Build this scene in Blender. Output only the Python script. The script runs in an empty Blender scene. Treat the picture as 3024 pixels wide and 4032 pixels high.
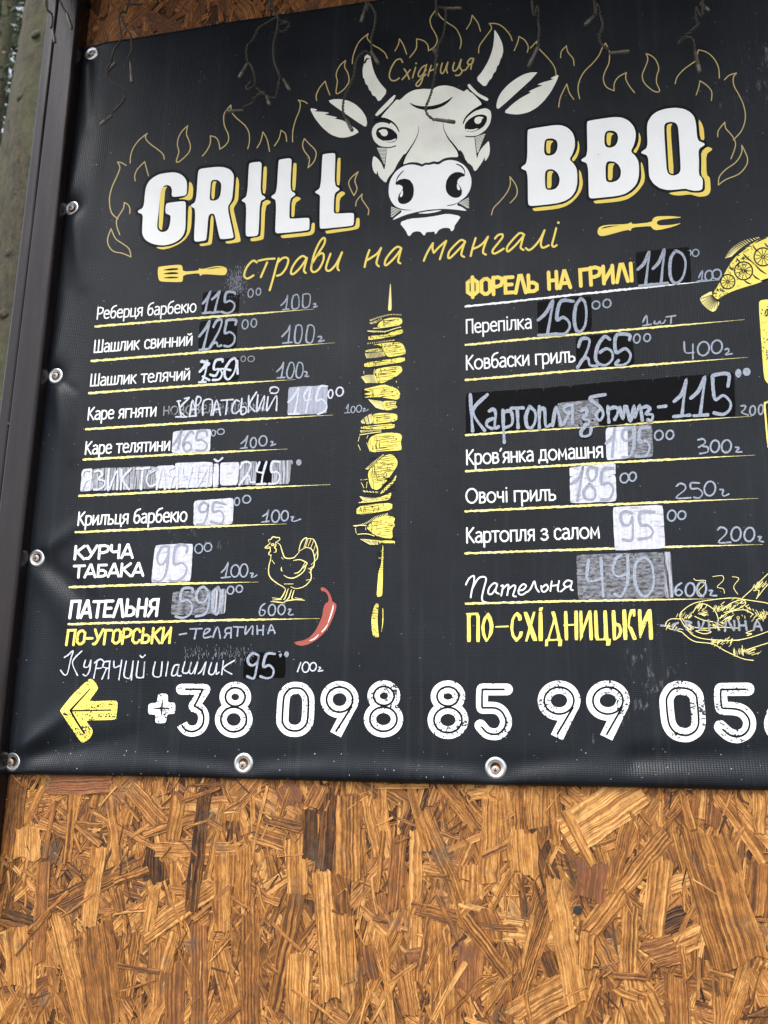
import bpy, bmesh, math, random
import numpy as np
from mathutils import Vector, Matrix
from mathutils.geometry import tessellate_polygon

random.seed(7)
RNG = np.random.default_rng(7)
scene = bpy.context.scene
COL = scene.collection

# ---------------------------------------------------------------- camera
F_PX, CX, CY = 3300.0, 1512.0, 2016.0          # photograph is 3024 x 4032
YAW, PITCH, ROLL = map(math.radians, (-12.412, 13.242, 0.498))
CAM = np.array([0.0, -0.93, 1.55])
_F = np.array([math.sin(YAW)*math.cos(PITCH), math.cos(YAW)*math.cos(PITCH), math.sin(PITCH)])
_R = np.array([math.cos(YAW), -math.sin(YAW), 0.0])
_U = np.cross(_R, _F)
RT = math.cos(ROLL)*_R + math.sin(ROLL)*_U
UP = -math.sin(ROLL)*_R + math.cos(ROLL)*_U
FW = _F
cam_data = bpy.data.cameras.new('camera')
cam_data.sensor_fit = 'HORIZONTAL'
cam_data.sensor_width = 36.0
cam_data.lens = F_PX/3024*36.0
cam_data.clip_start, cam_data.clip_end = 0.02, 400
cam_data.dof.use_dof = True
cam_data.dof.focus_distance = 0.97
cam_data.dof.aperture_fstop = cam_data.lens/2.4
cam = bpy.data.objects.new('camera', cam_data)
COL.objects.link(cam)
M = Matrix.Identity(4)
for i in range(3):
    M[i][0], M[i][1], M[i][2], M[i][3] = RT[i], UP[i], -FW[i], CAM[i]
cam.matrix_world = M
scene.camera = cam

# ---------------------------------------------------------------- light
SUN_EL, SUN_AZ = math.radians(57), math.radians(-16)     # azimuth measured from -Y (out of the wall) towards -X
world = bpy.data.worlds.new('World'); scene.world = world; world.use_nodes = True
nt = world.node_tree; nt.nodes.clear()
sky = nt.nodes.new('ShaderNodeTexSky'); sky.sky_type = 'NISHITA'; sky.sun_disc = False
sky.sun_elevation = SUN_EL
sky.sun_rotation = math.radians(180) + math.radians(16)
sky.air_density, sky.dust_density, sky.ozone_density = 0.8, 3.0, 1.0
bg = nt.nodes.new('ShaderNodeBackground'); bg.inputs[1].default_value = 0.15
wo = nt.nodes.new('ShaderNodeOutputWorld')
hs = nt.nodes.new('ShaderNodeHueSaturation'); hs.inputs['Saturation'].default_value = 0.40      # thin high overcast
nt.links.new(sky.outputs[0], hs.inputs['Color']); nt.links.new(hs.outputs[0], bg.inputs[0]); nt.links.new(bg.outputs[0], wo.inputs[0])
sun_d = bpy.data.lights.new('sun', 'SUN'); sun_d.energy = 1.5; sun_d.angle = math.radians(30); sun_d.color = (1, 0.985, 0.965)
sun = bpy.data.objects.new('sun', sun_d); COL.objects.link(sun)
_sd = Vector((math.sin(SUN_AZ)*math.cos(SUN_EL), -math.cos(SUN_AZ)*math.cos(SUN_EL), math.sin(SUN_EL)))
sun.rotation_euler = _sd.to_track_quat('Z', 'Y').to_euler()
sun.location = (-3, -4, 5)
vs = scene.view_settings
vs.view_transform = 'Standard'; vs.look = 'None'; vs.gamma = 1.0; vs.use_curve_mapping = False
vs.exposure = 1.55

# ---------------------------------------------------------------- photo pixels -> directions
K6, K8, KO, KH = 600/1659, 800/1659, 1008/1659, 300/1106
TILES = {'A': (400, 400, K6), 'B': (900, 0, K6), 'C': (1000, 400, K6), 'D': (1400, 0, K6), 'E': (1400, 400, K6), 'F': (2000, 400, K6),
 'G': (2424, 0, K6), 'H': (2424, 400, K6), 'I': (1900, 0, K6), 'J': (550, 900, K6), 'K': (1000, 900, K6), 'L': (1600, 900, K6),
 'M': (2200, 900, K6), 'N': (2424, 900, K6), 'O': (550, 1400, K6), 'P': (1000, 1400, K6), 'Q': (1400, 1050, KH), 'R': (1350, 1600, KH),
 'S': (1800, 1400, K6), 'U': (2424, 1400, K6), 'V': (250, 1750, K6), 'W': (650, 1950, K6), 'X': (1000, 2050, K6), 'Y': (1800, 2000, K6),
 'Z': (2424, 2000, K6), 'a': (200, 2350, K6), 'b': (700, 2450, K6), 'c': (1050, 2600, K6), 'd': (1650, 2600, K6), 'e': (2100, 2600, K6),
 'f': (2424, 2600, K6), 'g': (550, 2600, K6), '0': (0, 0, K8), '1': (0, 800, K8), '2': (0, 1600, K8), '3': (0, 2400, K8),
 'o': (0, 3000, KO), 'p': (1008, 3000, KO), 'q': (2016, 3000, 1008/952), 's': (0, 0, 1.0)}

def P(tile, txt):
    """numbers in a zoomed tile -> list of photo pixels"""
    ox, oy, k = TILES[tile]
    v = [float(t) for t in txt.split()] if isinstance(txt, str) else txt
    return [(ox+k*v[i], oy+k*v[i+1]) for i in range(0, len(v)-1, 2)]

def rays(S):
    S = np.asarray(S, float)
    return FW[None] + RT[None]*((S[:, 0]-CX)/F_PX)[:, None] - UP[None]*((S[:, 1]-CY)/F_PX)[:, None]

def on_plane(S, y):
    """where pixel directions meet the plane of constant y (scalar or array): the wall plane is y = 0"""
    d = rays(S)
    t = (np.asarray(y) - CAM[1])/d[:, 1]
    return CAM[None] + d*t[:, None]

def wp(sx, sy, y=0.0):
    return on_plane([(sx, sy)], y)[0]

# ---------------------------------------------------------------- materials
def new_mat(name):
    m = bpy.data.materials.new(name); m.use_nodes = True
    n = m.node_tree; b = n.nodes['Principled BSDF']
    return m, n, b

def N(n, t, **kw):
    x = n.nodes.new(t)
    for k, v in kw.items():
        if k.startswith('i_'):
            key = k[2:]; key = int(key) if key.isdigit() else key.replace('_', ' ')
            x.inputs[key].default_value = v
        else:
            setattr(x, k, v)
    return x

def ramp(n, src, stops):
    r = n.nodes.new('ShaderNodeValToRGB')
    while len(r.color_ramp.elements) < len(stops): r.color_ramp.elements.new(0.5)
    for e, (p, c) in zip(r.color_ramp.elements, stops):
        e.position = p; e.color = (c, c, c, 1) if not isinstance(c, tuple) else (*c, 1)
    n.links.new(src, r.inputs[0]); return r

def mixc(n, fac, a, b, mode='MIX'):
    m = n.nodes.new('ShaderNodeMix'); m.data_type = 'RGBA'; m.blend_type = mode
    for sock, v in ((0, fac), (6, a), (7, b)):
        if hasattr(v, 'links'): n.links.new(v, m.inputs[sock])
        else: m.inputs[sock].default_value = v if sock == 0 else (*v, 1)
    return m.outputs[2]

def geo_pos(n, scale=(1, 1, 1)):
    t = N(n, 'ShaderNodeNewGeometry'); mp = N(n, 'ShaderNodeMapping')
    mp.inputs['Scale'].default_value = scale
    n.links.new(t.outputs['Position'], mp.inputs['Vector']); return mp.outputs[0]

def noise(n, vec, scale, detail=4, rough=0.55):
    x = N(n, 'ShaderNodeTexNoise', i_Scale=scale, i_Detail=detail, i_Roughness=rough)
    n.links.new(vec, x.inputs['Vector']); return x.outputs[0]

def bump(n, b, h, strength, dist):
    u = N(n, 'ShaderNodeBump', i_Strength=strength, i_Distance=dist)
    n.links.new(h, u.inputs['Height']); n.links.new(u.outputs[0], b.inputs['Normal'])

def weave(n):
    """fine ribs of coated banner cloth: upright ribs and weaker cross ribs"""
    w1 = N(n, 'ShaderNodeTexWave', wave_type='BANDS', bands_direction='X', i_Scale=112.0, i_Distortion=0.9, i_Detail=1.0)
    w1.inputs['Detail Scale'].default_value = 0.4
    w2 = N(n, 'ShaderNodeTexWave', wave_type='BANDS', bands_direction='Z', i_Scale=150.0, i_Distortion=1.2, i_Detail=1.0)
    w2.inputs['Detail Scale'].default_value = 0.6
    p = geo_pos(n)
    n.links.new(p, w1.inputs['Vector']); n.links.new(p, w2.inputs['Vector'])
    a = N(n, 'ShaderNodeMath', operation='MULTIPLY_ADD'); a.inputs[1].default_value = 0.6
    n.links.new(w2.outputs[0], a.inputs[0]); n.links.new(w1.outputs[0], a.inputs[2])
    c = N(n, 'ShaderNodeMath', operation='MULTIPLY_ADD'); c.inputs[1].default_value = 1.2
    n.links.new(noise(n, p, 900, 2), c.inputs[0]); n.links.new(a.outputs[0], c.inputs[2])
    return c.outputs[0]

def print_mat(name, col, rough=0.42, worn=0.0, dirt=0.12, wear_col=(0.03, 0.033, 0.04), spec=0.2):
    m, n, b = new_mat(name)
    p = geo_pos(n)
    d = ramp(n, noise(n, p, 26, 6, .65), [(0.38, 0.0), (0.8, 1.0)])
    dm = N(n, 'ShaderNodeMath', operation='MULTIPLY'); dm.inputs[1].default_value = dirt
    n.links.new(d.outputs[0], dm.inputs[0])
    c = mixc(n, dm.outputs[0], col, tuple(x*0.45 for x in col))
    if worn:
        # print wear: speckles whose shape belongs to the print
        s = noise(n, p, 420, 3, .6); g = noise(n, p, 30, 2)
        mm = N(n, 'ShaderNodeMath', operation='MULTIPLY_ADD'); mm.inputs[1].default_value = 0.55
        n.links.new(g, mm.inputs[0]); n.links.new(s, mm.inputs[2])
        r = ramp(n, mm.outputs[0], [(worn, 0.0), (worn+0.02, 1.0)])
        c = mixc(n, r.outputs[0], c, wear_col)
    n.links.new(c, b.inputs['Base Color']); b.inputs['Roughness'].default_value = rough; b.inputs['Specular IOR Level'].default_value = spec
    bump(n, b, weave(n), 0.12, 0.0003)
    return m

MAT = {}
MAT['white'] = print_mat('white_print', (0.80, 0.81, 0.80))
MAT['cream'] = print_mat('cream_print', (0.76, 0.76, 0.68), dirt=0.3)
MAT['digit'] = print_mat('worn_white_print', (0.82, 0.83, 0.83), worn=0.872)
MAT['yellow'] = print_mat('yellow_print', (0.78, 0.60, 0.115))
MAT['lemon'] = print_mat('lemon_print', (0.80, 0.67, 0.13), worn=0.93)
MAT['lemonw'] = print_mat('worn_lemon_print', (0.80, 0.66, 0.12), worn=0.865)
MAT['pale'] = print_mat('pale_yellow_print', (0.79, 0.70, 0.27))
MAT['gold'] = print_mat('gold_line_print', (0.46, 0.36, 0.15))
MAT['red'] = print_mat('red_print', (0.31, 0.072, 0.055))
MAT['ink'] = print_mat('black_print', (0.004, 0.005, 0.006), dirt=0, spec=0.08)
MAT['faded'] = print_mat('faded_print', (0.22, 0.22, 0.23), worn=0.8)

def banner_mat():
    m, n, b = new_mat('black_vinyl')
    p = geo_pos(n)
    c = mixc(n, ramp(n, noise(n, p, 7, 6, .6), [(.35, 0.0), (.75, 1.0)]).outputs[0], (0.0065, 0.0082, 0.0108), (0.0125, 0.0150, 0.0188))
    # rain streaks and dust
    dr = noise(n, geo_pos(n, (70, 1, 2.2)), 1, 5, .7)
    c = mixc(n, ramp(n, dr, [(.54, 0.0), (.80, .12)]).outputs[0], c, (0.10, 0.105, 0.11))
    # chalky scuffs left by wiped-off writing
    s = noise(n, geo_pos(n, (160, 1, 60)), 1, 4, .7)
    patch = noise(n, p, 5.5, 3)
    mm = N(n, 'ShaderNodeMath', operation='MULTIPLY'); n.links.new(s, mm.inputs[0]); n.links.new(patch, mm.inputs[1])
    c = mixc(n, ramp(n, mm.outputs[0], [(.40, 0.0), (.52, .35)]).outputs[0], c, (0.32, 0.33, 0.35))
    sp = N(n, 'ShaderNodeTexVoronoi', i_Scale=75.0); n.links.new(p, sp.inputs['Vector'])
    gate = noise(n, p, 60, 1)
    dots = N(n, 'ShaderNodeMath', operation='MULTIPLY_ADD'); dots.inputs[1].default_value = -0.35
    n.links.new(gate, dots.inputs[0]); n.links.new(sp.outputs['Distance'], dots.inputs[2])
    c = mixc(n, ramp(n, dots.outputs[0], [(-.165, .7), (-.15, 0.0)]).outputs[0] if False else ramp(n, sp.outputs['Distance'], [(0.035, .55), (0.05, 0.0)]).outputs[0], c, (0.34, 0.35, 0.37))
    n.links.new(c, b.inputs['Base Color'])
    r = ramp(n, noise(n, p, 9, 5), [(.3, .26), (.75, .44)])
    n.links.new(r.outputs[0], b.inputs['Roughness'])
    b.inputs['Specular IOR Level'].default_value = 0.13
    bump(n, b, weave(n), 0.42, 0.00035)
    return m
MAT['vinyl'] = banner_mat()

def tape_mat(name, kind):
    m, n, b = new_mat(name)
    p = geo_pos(n)
    st = noise(n, geo_pos(n, (420, 1, 18)), 1, 4, .7)
    cr = noise(n, p, 140, 5, .65)
    silver, black = (0.60, 0.60, 0.66), (0.0018, 0.0018, 0.002)  # sky glare on black tape, painted as a pale base colour
    if kind == 'silver':  # 'silver': black tape with sky glare painted in
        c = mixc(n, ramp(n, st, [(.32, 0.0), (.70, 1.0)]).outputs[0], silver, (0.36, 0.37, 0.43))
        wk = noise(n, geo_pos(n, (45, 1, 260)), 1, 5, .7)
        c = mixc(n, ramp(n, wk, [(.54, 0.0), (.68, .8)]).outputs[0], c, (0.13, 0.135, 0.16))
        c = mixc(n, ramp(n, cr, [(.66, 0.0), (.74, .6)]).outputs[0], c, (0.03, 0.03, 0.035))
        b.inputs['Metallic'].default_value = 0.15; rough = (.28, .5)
    elif kind == 'black':
        c = mixc(n, ramp(n, cr, [(.6, 0.0), (.8, .25)]).outputs[0], black, (0.010, 0.010, 0.012)); rough = (.2, .36); b.inputs['Specular IOR Level'].default_value = 0.05
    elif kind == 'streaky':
        c = mixc(n, ramp(n, st, [(.40, 0.0), (.62, 1.0)]).outputs[0], (0.012, 0.012, 0.015), (0.46, 0.47, 0.53)); rough = (.25, .5)  # glare on black tape painted in as pale streaks
    elif kind == 'steel':  # 'steel': tape with blue-grey sky glare painted in
        c = mixc(n, ramp(n, st, [(.35, 0.0), (.7, 1.0)]).outputs[0], (0.34, 0.36, 0.45), (0.20, 0.215, 0.28)); rough = (.28, .5)  # duller sky glare on the tape, painted blue-grey
    else:   # crinkled black tape, its shine painted as pale blotches
        big = noise(n, geo_pos(n, (120, 1, 330)), 1, 6, .72)
        c = mixc(n, ramp(n, big, [(.40, 0.0), (.62, 1.0)]).outputs[0], (0.012, 0.012, 0.014), (0.22, 0.225, 0.255)); rough = (.2, .45)
    n.links.new(c, b.inputs['Base Color'])
    n.links.new(ramp(n, cr, [(.3, rough[0]), (.8, rough[1])]).outputs[0], b.inputs['Roughness'])
    a = N(n, 'ShaderNodeMath', operation='ADD'); n.links.new(st, a.inputs[0]); n.links.new(cr, a.inputs[1])
    bump(n, b, a.outputs[0], 0.6, 0.0018 if kind != 'black' else 0.0006)
    return m
for k_ in ('silver', 'black', 'streaky', 'crinkled', 'steel'):  # silver and steel: tape with sky glare painted into the colour
    MAT['tape_'+k_] = tape_mat(k_+'_tape', k_)

def marker_mat(name, col, col2):
    m, n, b = new_mat(name)
    s = noise(n, geo_pos(n, (520, 1, 420)), 1, 4, .65)
    c = mixc(n, ramp(n, s, [(.36, 0.0), (.68, 1.0)]).outputs[0], col, col2)
    n.links.new(c, b.inputs['Base Color']); b.inputs['Roughness'].default_value = 0.5
    return m
MAT['marker'] = marker_mat('white_marker', (0.145, 0.17, 0.22), (0.34, 0.385, 0.47))
MAT['marker_bright'] = marker_mat('fresh_white_marker', (0.32, 0.345, 0.41), (0.66, 0.69, 0.75))
MAT['marker_dim'] = marker_mat('faint_white_marker', (0.13, 0.14, 0.17), (0.30, 0.32, 0.37))
MAT['marker_grey'] = marker_mat('grey_marker', (0.16, 0.17, 0.22), (0.30, 0.32, 0.39))

def simple(name, col, rough=.5, metal=0.0, var=.3, scale=40, bmp=.2):
    m, n, b = new_mat(name)
    p = geo_pos(n)
    c = mixc(n, ramp(n, noise(n, p, scale, 5, .65), [(.35, 0.0), (.7, 1.0)]).outputs[0], col, tuple(x*(1-var) for x in col))
    n.links.new(c, b.inputs['Base Color']); b.inputs['Roughness'].default_value = rough; b.inputs['Metallic'].default_value = metal
    if bmp: bump(n, b, noise(n, p, scale*4, 4), bmp, 0.0006)
    return m
MAT['zinc'] = simple('zinc', (0.62, 0.63, 0.64), .32, 0.9, .35, 160, .1)
MAT['rusty'] = simple('rusty_screw', (0.42, 0.34, 0.29), .5, .55, .5, 300, .3)
MAT['slot'] = simple('screw_recess', (0.012, 0.01, 0.009), .8, 0, .2, 200, 0)
MAT['wire'] = simple('dusty_cable', (0.050, 0.042, 0.029), .6, 0, .5, 200, .3)
MAT['bulb'] = simple('dusty_bulb', (0.105, 0.092, 0.064), .4, 0, .55, 160, .3)
MAT['eave'] = simple('eave_board', (0.10, 0.06, 0.035), .7, 0, .4, 12, .3)

def post_mat():
    m, n, b = new_mat('dark_varnished_post')
    g = noise(n, geo_pos(n, (900, 900, 3)), 1, 3, .6)
    w = noise(n, geo_pos(n, (60, 60, 9)), 1, 5, .7)
    c = mixc(n, ramp(n, w, [(.35, 0.0), (.72, 1.0)]).outputs[0], (0.007, 0.005, 0.0048), (0.022, 0.0145, 0.014))
    c = mixc(n, ramp(n, g, [(.42, 0.0), (.62, .9)]).outputs[0], c, (0.010, 0.008, 0.009))
    n.links.new(c, b.inputs['Base Color'])
    n.links.new(ramp(n, w, [(.3, .17), (.75, .34)]).outputs[0], b.inputs['Roughness'])
    bump(n, b, g, .4, .0006); b.inputs['Specular IOR Level'].default_value = 0.22
    return m
MAT['post'] = post_mat()

def osb_mat():
    m, n, b = new_mat('strand_board')
    uv = N(n, 'ShaderNodeUVMap'); uv.uv_map = 'grain'
    at = N(n, 'ShaderNodeAttribute'); at.attribute_name = 'tone'
    at2 = N(n, 'ShaderNodeAttribute'); at2.attribute_name = 'ruddy'
    wn = N(n, 'ShaderNodeTexNoise', i_Scale=38.0, i_Detail=3.0); n.links.new(geo_pos(n), wn.inputs['Vector'])
    wm = N(n, 'ShaderNodeVectorMath', operation='MULTIPLY_ADD'); wm.inputs[1].default_value = (.007, .007, 0); n.links.new(wn.outputs[1], wm.inputs[0])
    n.links.new(uv.outputs[0], wm.inputs[2])                       # wavy grain
    def stretched(sx, sy, det, rough):
        mp = N(n, 'ShaderNodeMapping'); mp.inputs['Scale'].default_value = (sx, sy, 1)
        n.links.new(wm.outputs[0], mp.inputs['Vector']); return noise(n, mp.outputs[0], 1, det, rough)
    fib = stretched(1000, 45, 3, .6)
    ring = ramp(n, stretched(520, 5, 2, .55), [(.36, 0.0), (.64, 1.0)]).outputs[0]
    blot = stretched(150, 60, 7, .78)
    a = N(n, 'ShaderNodeMath', operation='MULTIPLY_ADD'); a.inputs[1].default_value = 0.9
    n.links.new(fib, a.inputs[0]); n.links.new(ring, a.inputs[2])
    t = N(n, 'ShaderNodeMath', operation='MULTIPLY_ADD'); t.inputs[1].default_value = 0.50; t.inputs[2].default_value = -0.46
    n.links.new(a.outputs[0], t.inputs[0])
    s = N(n, 'ShaderNodeMath', operation='ADD'); n.links.new(t.outputs[0], s.inputs[0]); n.links.new(at.outputs['Fac'], s.inputs[1])
    bl = N(n, 'ShaderNodeMath', operation='MULTIPLY_ADD'); bl.inputs[1].default_value = 1.2; 
    n.links.new(blot, bl.inputs[0]); n.links.new(s.outputs[0], bl.inputs[2])
    bl2 = N(n, 'ShaderNodeMath', operation='ADD'); bl2.inputs[1].default_value = -0.58
    n.links.new(bl.outputs[0], bl2.inputs[0])
    r = ramp(n, bl2.outputs[0], [(0.0, (0.54, 0.295, 0.098)), (0.26, (0.37, 0.166, 0.043)), (0.50, (0.205, 0.080, 0.020)), (0.75, (0.072, 0.031, 0.012)), (1.0, (0.016, 0.010, 0.008))])
    c = mixc(n, at2.outputs['Fac'], r.outputs[0], (0.30, 0.11, 0.055), 'MULTIPLY')
    c2 = mixc(n, at2.outputs['Fac'], r.outputs[0], (0.20, 0.075, 0.040))
    spk = stretched(620, 110, 4, .75)
    c2 = mixc(n, ramp(n, spk, [(.56, 0.0), (.70, .6)]).outputs[0], c2, (0.055, 0.026, 0.013))
    mot = noise(n, geo_pos(n, (1, 1, .55)), 48, 8, .8)
    c2 = mixc(n, ramp(n, mot, [(.47, 0.0), (.66, .68)]).outputs[0], c2, (0.10, 0.046, 0.016))
    # grey weather stains
    st = noise(n, geo_pos(n), 19, 6, .68)
    c3 = mixc(n, ramp(n, st, [(.57, 0.0), (.72, .75)]).outputs[0], c2, (0.075, 0.060, 0.046))
    n.links.new(c3, b.inputs['Base Color'])
    b.inputs['Roughness'].default_value = 0.55
    b.inputs['Specular IOR Level'].default_value = 0.18
    bump(n, b, a.outputs[0], .6, .0010)
    return m
MAT['osb'] = osb_mat()

def bark_mat():
    m, n, b = new_mat('mossy_bark')
    p = geo_pos(n, (1, 1, .45))
    c = mixc(n, ramp(n, noise(n, p, 34, 8, .75), [(.40, 0.0), (.62, 1.0)]).outputs[0], (0.020, 0.017, 0.008), (0.068, 0.055, 0.025))
    c = mixc(n, ramp(n, noise(n, geo_pos(n), 4, 5), [(.44, 0.0), (.64, .65)]).outputs[0], c, (0.065, 0.074, 0.026))
    n.links.new(c, b.inputs['Base Color']); b.inputs['Roughness'].default_value = .95
    bump(n, b, noise(n, p, 45, 8, .75), 1.0, .03)
    return m
MAT['bark'] = bark_mat()

def leaf_mat(name, a, b2):
    m, n, b = new_mat(name)
    oi = noise(n, geo_pos(n), 2.2, 3)
    c = mixc(n, ramp(n, oi, [(.35, 0.0), (.65, 1.0)]).outputs[0], a, b2)
    n.links.new(c, b.inputs['Base Color']); b.inputs['Roughness'].default_value = .6
    return m
MAT['needle'] = leaf_mat('spruce_needles', (0.030, 0.050, 0.020), (0.075, 0.105, 0.040))
MAT['leaf'] = leaf_mat('broad_leaves', (0.055, 0.085, 0.028), (0.115, 0.155, 0.055))
MAT['ground'] = simple('forest_floor', (0.090, 0.075, 0.048), .95, 0, .5, 3, .6)

# ---------------------------------------------------------------- object helpers
def tag(o, label=None, cat=None, group=None, kind=None):
    for k, v in (('label', label), ('category', cat), ('group', group), ('kind', kind)):
        if v: o[k] = v
    return o

def thing(name, loc, label, cat, group=None):
    o = bpy.data.objects.new(name, None); o.empty_display_size = .05
    o.location = loc; COL.objects.link(o)
    return tag(o, label, cat, group)

def link_mesh(name, verts, faces, mat, parent=None, smooth=False):
    me = bpy.data.meshes.new(name)
    me.from_pydata([tuple(v) for v in verts], [], [tuple(f) for f in faces]); me.materials.append(mat)
    if smooth: me.polygons.foreach_set('use_smooth', [True]*len(me.polygons))
    me.update()
    o = bpy.data.objects.new(name, me); COL.objects.link(o)
    if parent is not None:
        o.parent = parent
        o.matrix_parent_inverse = Matrix.Translation(-Vector(parent.location)) if parent.type == 'EMPTY' else Matrix.Identity(4)
    return o

def tube(V, Fc, path, rad, sides=6, cap=True):
    path = [Vector(p) for p in path]; base = len(V); n = len(path); up = None
    for i, p in enumerate(path):
        t = (path[min(i+1, n-1)]-path[max(i-1, 0)]).normalized()
        if up is None: up = t.orthogonal().normalized()
        up = (up - t*up.dot(t)); up = up.normalized() if up.length > 1e-6 else t.orthogonal().normalized()
        w = t.cross(up); r = rad[i] if hasattr(rad, '__len__') else rad
        for k in range(sides):
            a = 2*math.pi*k/sides; V.append(p + up*(r*math.cos(a)) + w*(r*math.sin(a)))
    for i in range(n-1):
        for k in range(sides):
            k2 = (k+1) % sides
            Fc.append((base+i*sides+k, base+i*sides+k2, base+(i+1)*sides+k2, base+(i+1)*sides+k))
    if cap:
        Fc.append(tuple(base+k for k in reversed(range(sides)))); Fc.append(tuple(base+(n-1)*sides+k for k in range(sides)))

def catmull(pts, sub=6, closed=False):
    if len(pts) < 3: return list(pts)
    out = []; n = len(pts); rng = range(n if closed else n-1)
    for i in rng:
        p0 = pts[(i-1) % n] if closed or i > 0 else pts[0]
        p1, p2 = pts[i], pts[(i+1) % n]
        p3 = pts[(i+2) % n] if closed or i+2 < n else pts[-1]
        for s in range(sub):
            t = s/sub; t2, t3 = t*t, t*t*t
            out.append(tuple(0.5*(2*b+(c-a)*t+(2*a-5*b+4*c-d)*t2+(3*b-a-3*c+d)*t3) for a, b, c, d in zip(p0, p1, p2, p3)))
    if not closed: out.append(tuple(pts[-1]))
    return out

def chaikin(pts, r=0.2, it=2):
    for _ in range(it):
        q = []
        for i in range(len(pts)):
            a, b = pts[i], pts[(i+1) % len(pts)]
            q.append((a[0]+(b[0]-a[0])*r, a[1]+(b[1]-a[1])*r)); q.append((b[0]+(a[0]-b[0])*r, b[1]+(a[1]-b[1])*r))
        pts = q
    return pts

# ================================================================ large structure
EAVE_Z = float(wp(250, -170)[2])          # underside of the roof overhang, above the frame
POST_D = 0.024
def plane_xy(tile, txt, y=0.0):
    return on_plane(P(tile, txt), y)
_g = link_mesh('ground', [(-60, -60, 0), (60, -60, 0), (60, 60, 0), (-60, 60, 0)], [(0, 1, 2, 3)], MAT['ground'])
tag(_g, kind='structure')

# ---- wall of strand board -----------------------------------------------------
WALL_Y = 0.0022                             # plane of the board core; strands build up to about y = 0
X_POST_L = float(wp(410, 1200*0+830, -POST_D)[0])
X_WALL_L = float(wp(300, 500, 0)[0]) - 0.035
X_WALL_R = float(wp(3700, 2000, 0)[0])
wall = thing('strand_board_wall', (0, .03, 0), 'orange brown wall of pressed wood strands behind the menu banner', 'wall')
def box(V, Fc, x0, x1, y0, y1, z0, z1):
    b = len(V)
    V += [(x, y, z) for z in (z0, z1) for y in (y0, y1) for x in (x0, x1)]
    for f in ((0, 2, 3, 1), (4, 5, 7, 6), (0, 1, 5, 4), (2, 6, 7, 3), (0, 4, 6, 2), (1, 3, 7, 5)): Fc.append(tuple(b+i for i in f))

def osb_attrs(o, uvs, tone, ruddy):
    me = o.data
    l = me.uv_layers.new(name='grain')
    idx = np.empty(len(me.loops), np.int32); me.loops.foreach_get('vertex_index', idx)
    l.data.foreach_set('uv', np.asarray(uvs, np.float32)[idx].ravel())
    for nm, val in (('tone', tone), ('ruddy', ruddy)):
        a = me.attributes.new(nm, 'FLOAT', 'POINT'); a.data.foreach_set('value', np.asarray(val, np.float32))

V, Fc = [], []
box(V, Fc, X_WALL_L, X_WALL_R, WALL_Y, .03, 0, EAVE_Z+.03)
core = link_mesh('board_core', V, Fc, MAT['osb'], wall)
osb_attrs(core, [(v[0], v[2]) for v in V], [.92]*len(V), [0.1]*len(V))

def strand_geo(p0, p1, w, h, seed, bend=0.0, ragged=1.0, lo=.6):
    """one pressed wood strand: outline with uneven ends, a top face tilted a little and thin sides (x,z in the wall plane, h = height over the core)"""
    r = random.Random(seed)
    p0, p1 = Vector(p0), Vector(p1); L = (p1-p0).length; d = (p1-p0)/L; nrm = Vector((-d.y, d.x))
    A, B = [], []
    n = 5
    w0, w1 = w*r.uniform(lo, 1.08), w*r.uniform(lo, 1.08)
    for i in range(n):
        t = i/(n-1); ww = (w0*(1-t)+w1*t)*.5
        off = nrm*(bend*L*math.sin(math.pi*t))
        A.append(p0+d*(L*t)+off+nrm*(ww*(1+r.uniform(-.13, .13)))); B.append(p0+d*(L*t)+off-nrm*(ww*(1+r.uniform(-.13, .13))))
    def end(a, b, s):
        out = []
        k = max(2, min(6, int(w/.003)))
        slope = r.uniform(-1.1, 1.1)*w*ragged
        for j in range(1, k):
            t = j/k
            out.append(a.lerp(b, t)+d*s*(r.uniform(-.003, .0055)*ragged*min(1, w/.008)+slope*(t-.5)))
        return out
    loop = A + end(A[-1], B[-1], 1) + B[::-1] + end(B[0], A[0], -1)
    tx, tl = r.uniform(-.009, .009), r.uniform(-.004, .004)
    mid = (p0+p1)/2
    V, uv = [], []
    ou, ov = r.uniform(0, 40), r.uniform(0, 40)
    th = .0006
    for lev in (0, 1):
        for q in loop:
            rel = q-mid; a, b = rel.dot(nrm), rel.dot(d)
            hh = h + a*tx + b*tl*.4
            V.append((q.x, WALL_Y-hh-(0 if lev else -th), q.y)); uv.append((ou+a, ov+b))
    m = len(loop)
    F_ = [tuple(range(m, 2*m))] + [(i, (i+1) % m, m+(i+1) % m, m+i) for i in range(m)]
    return V, F_, uv

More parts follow.
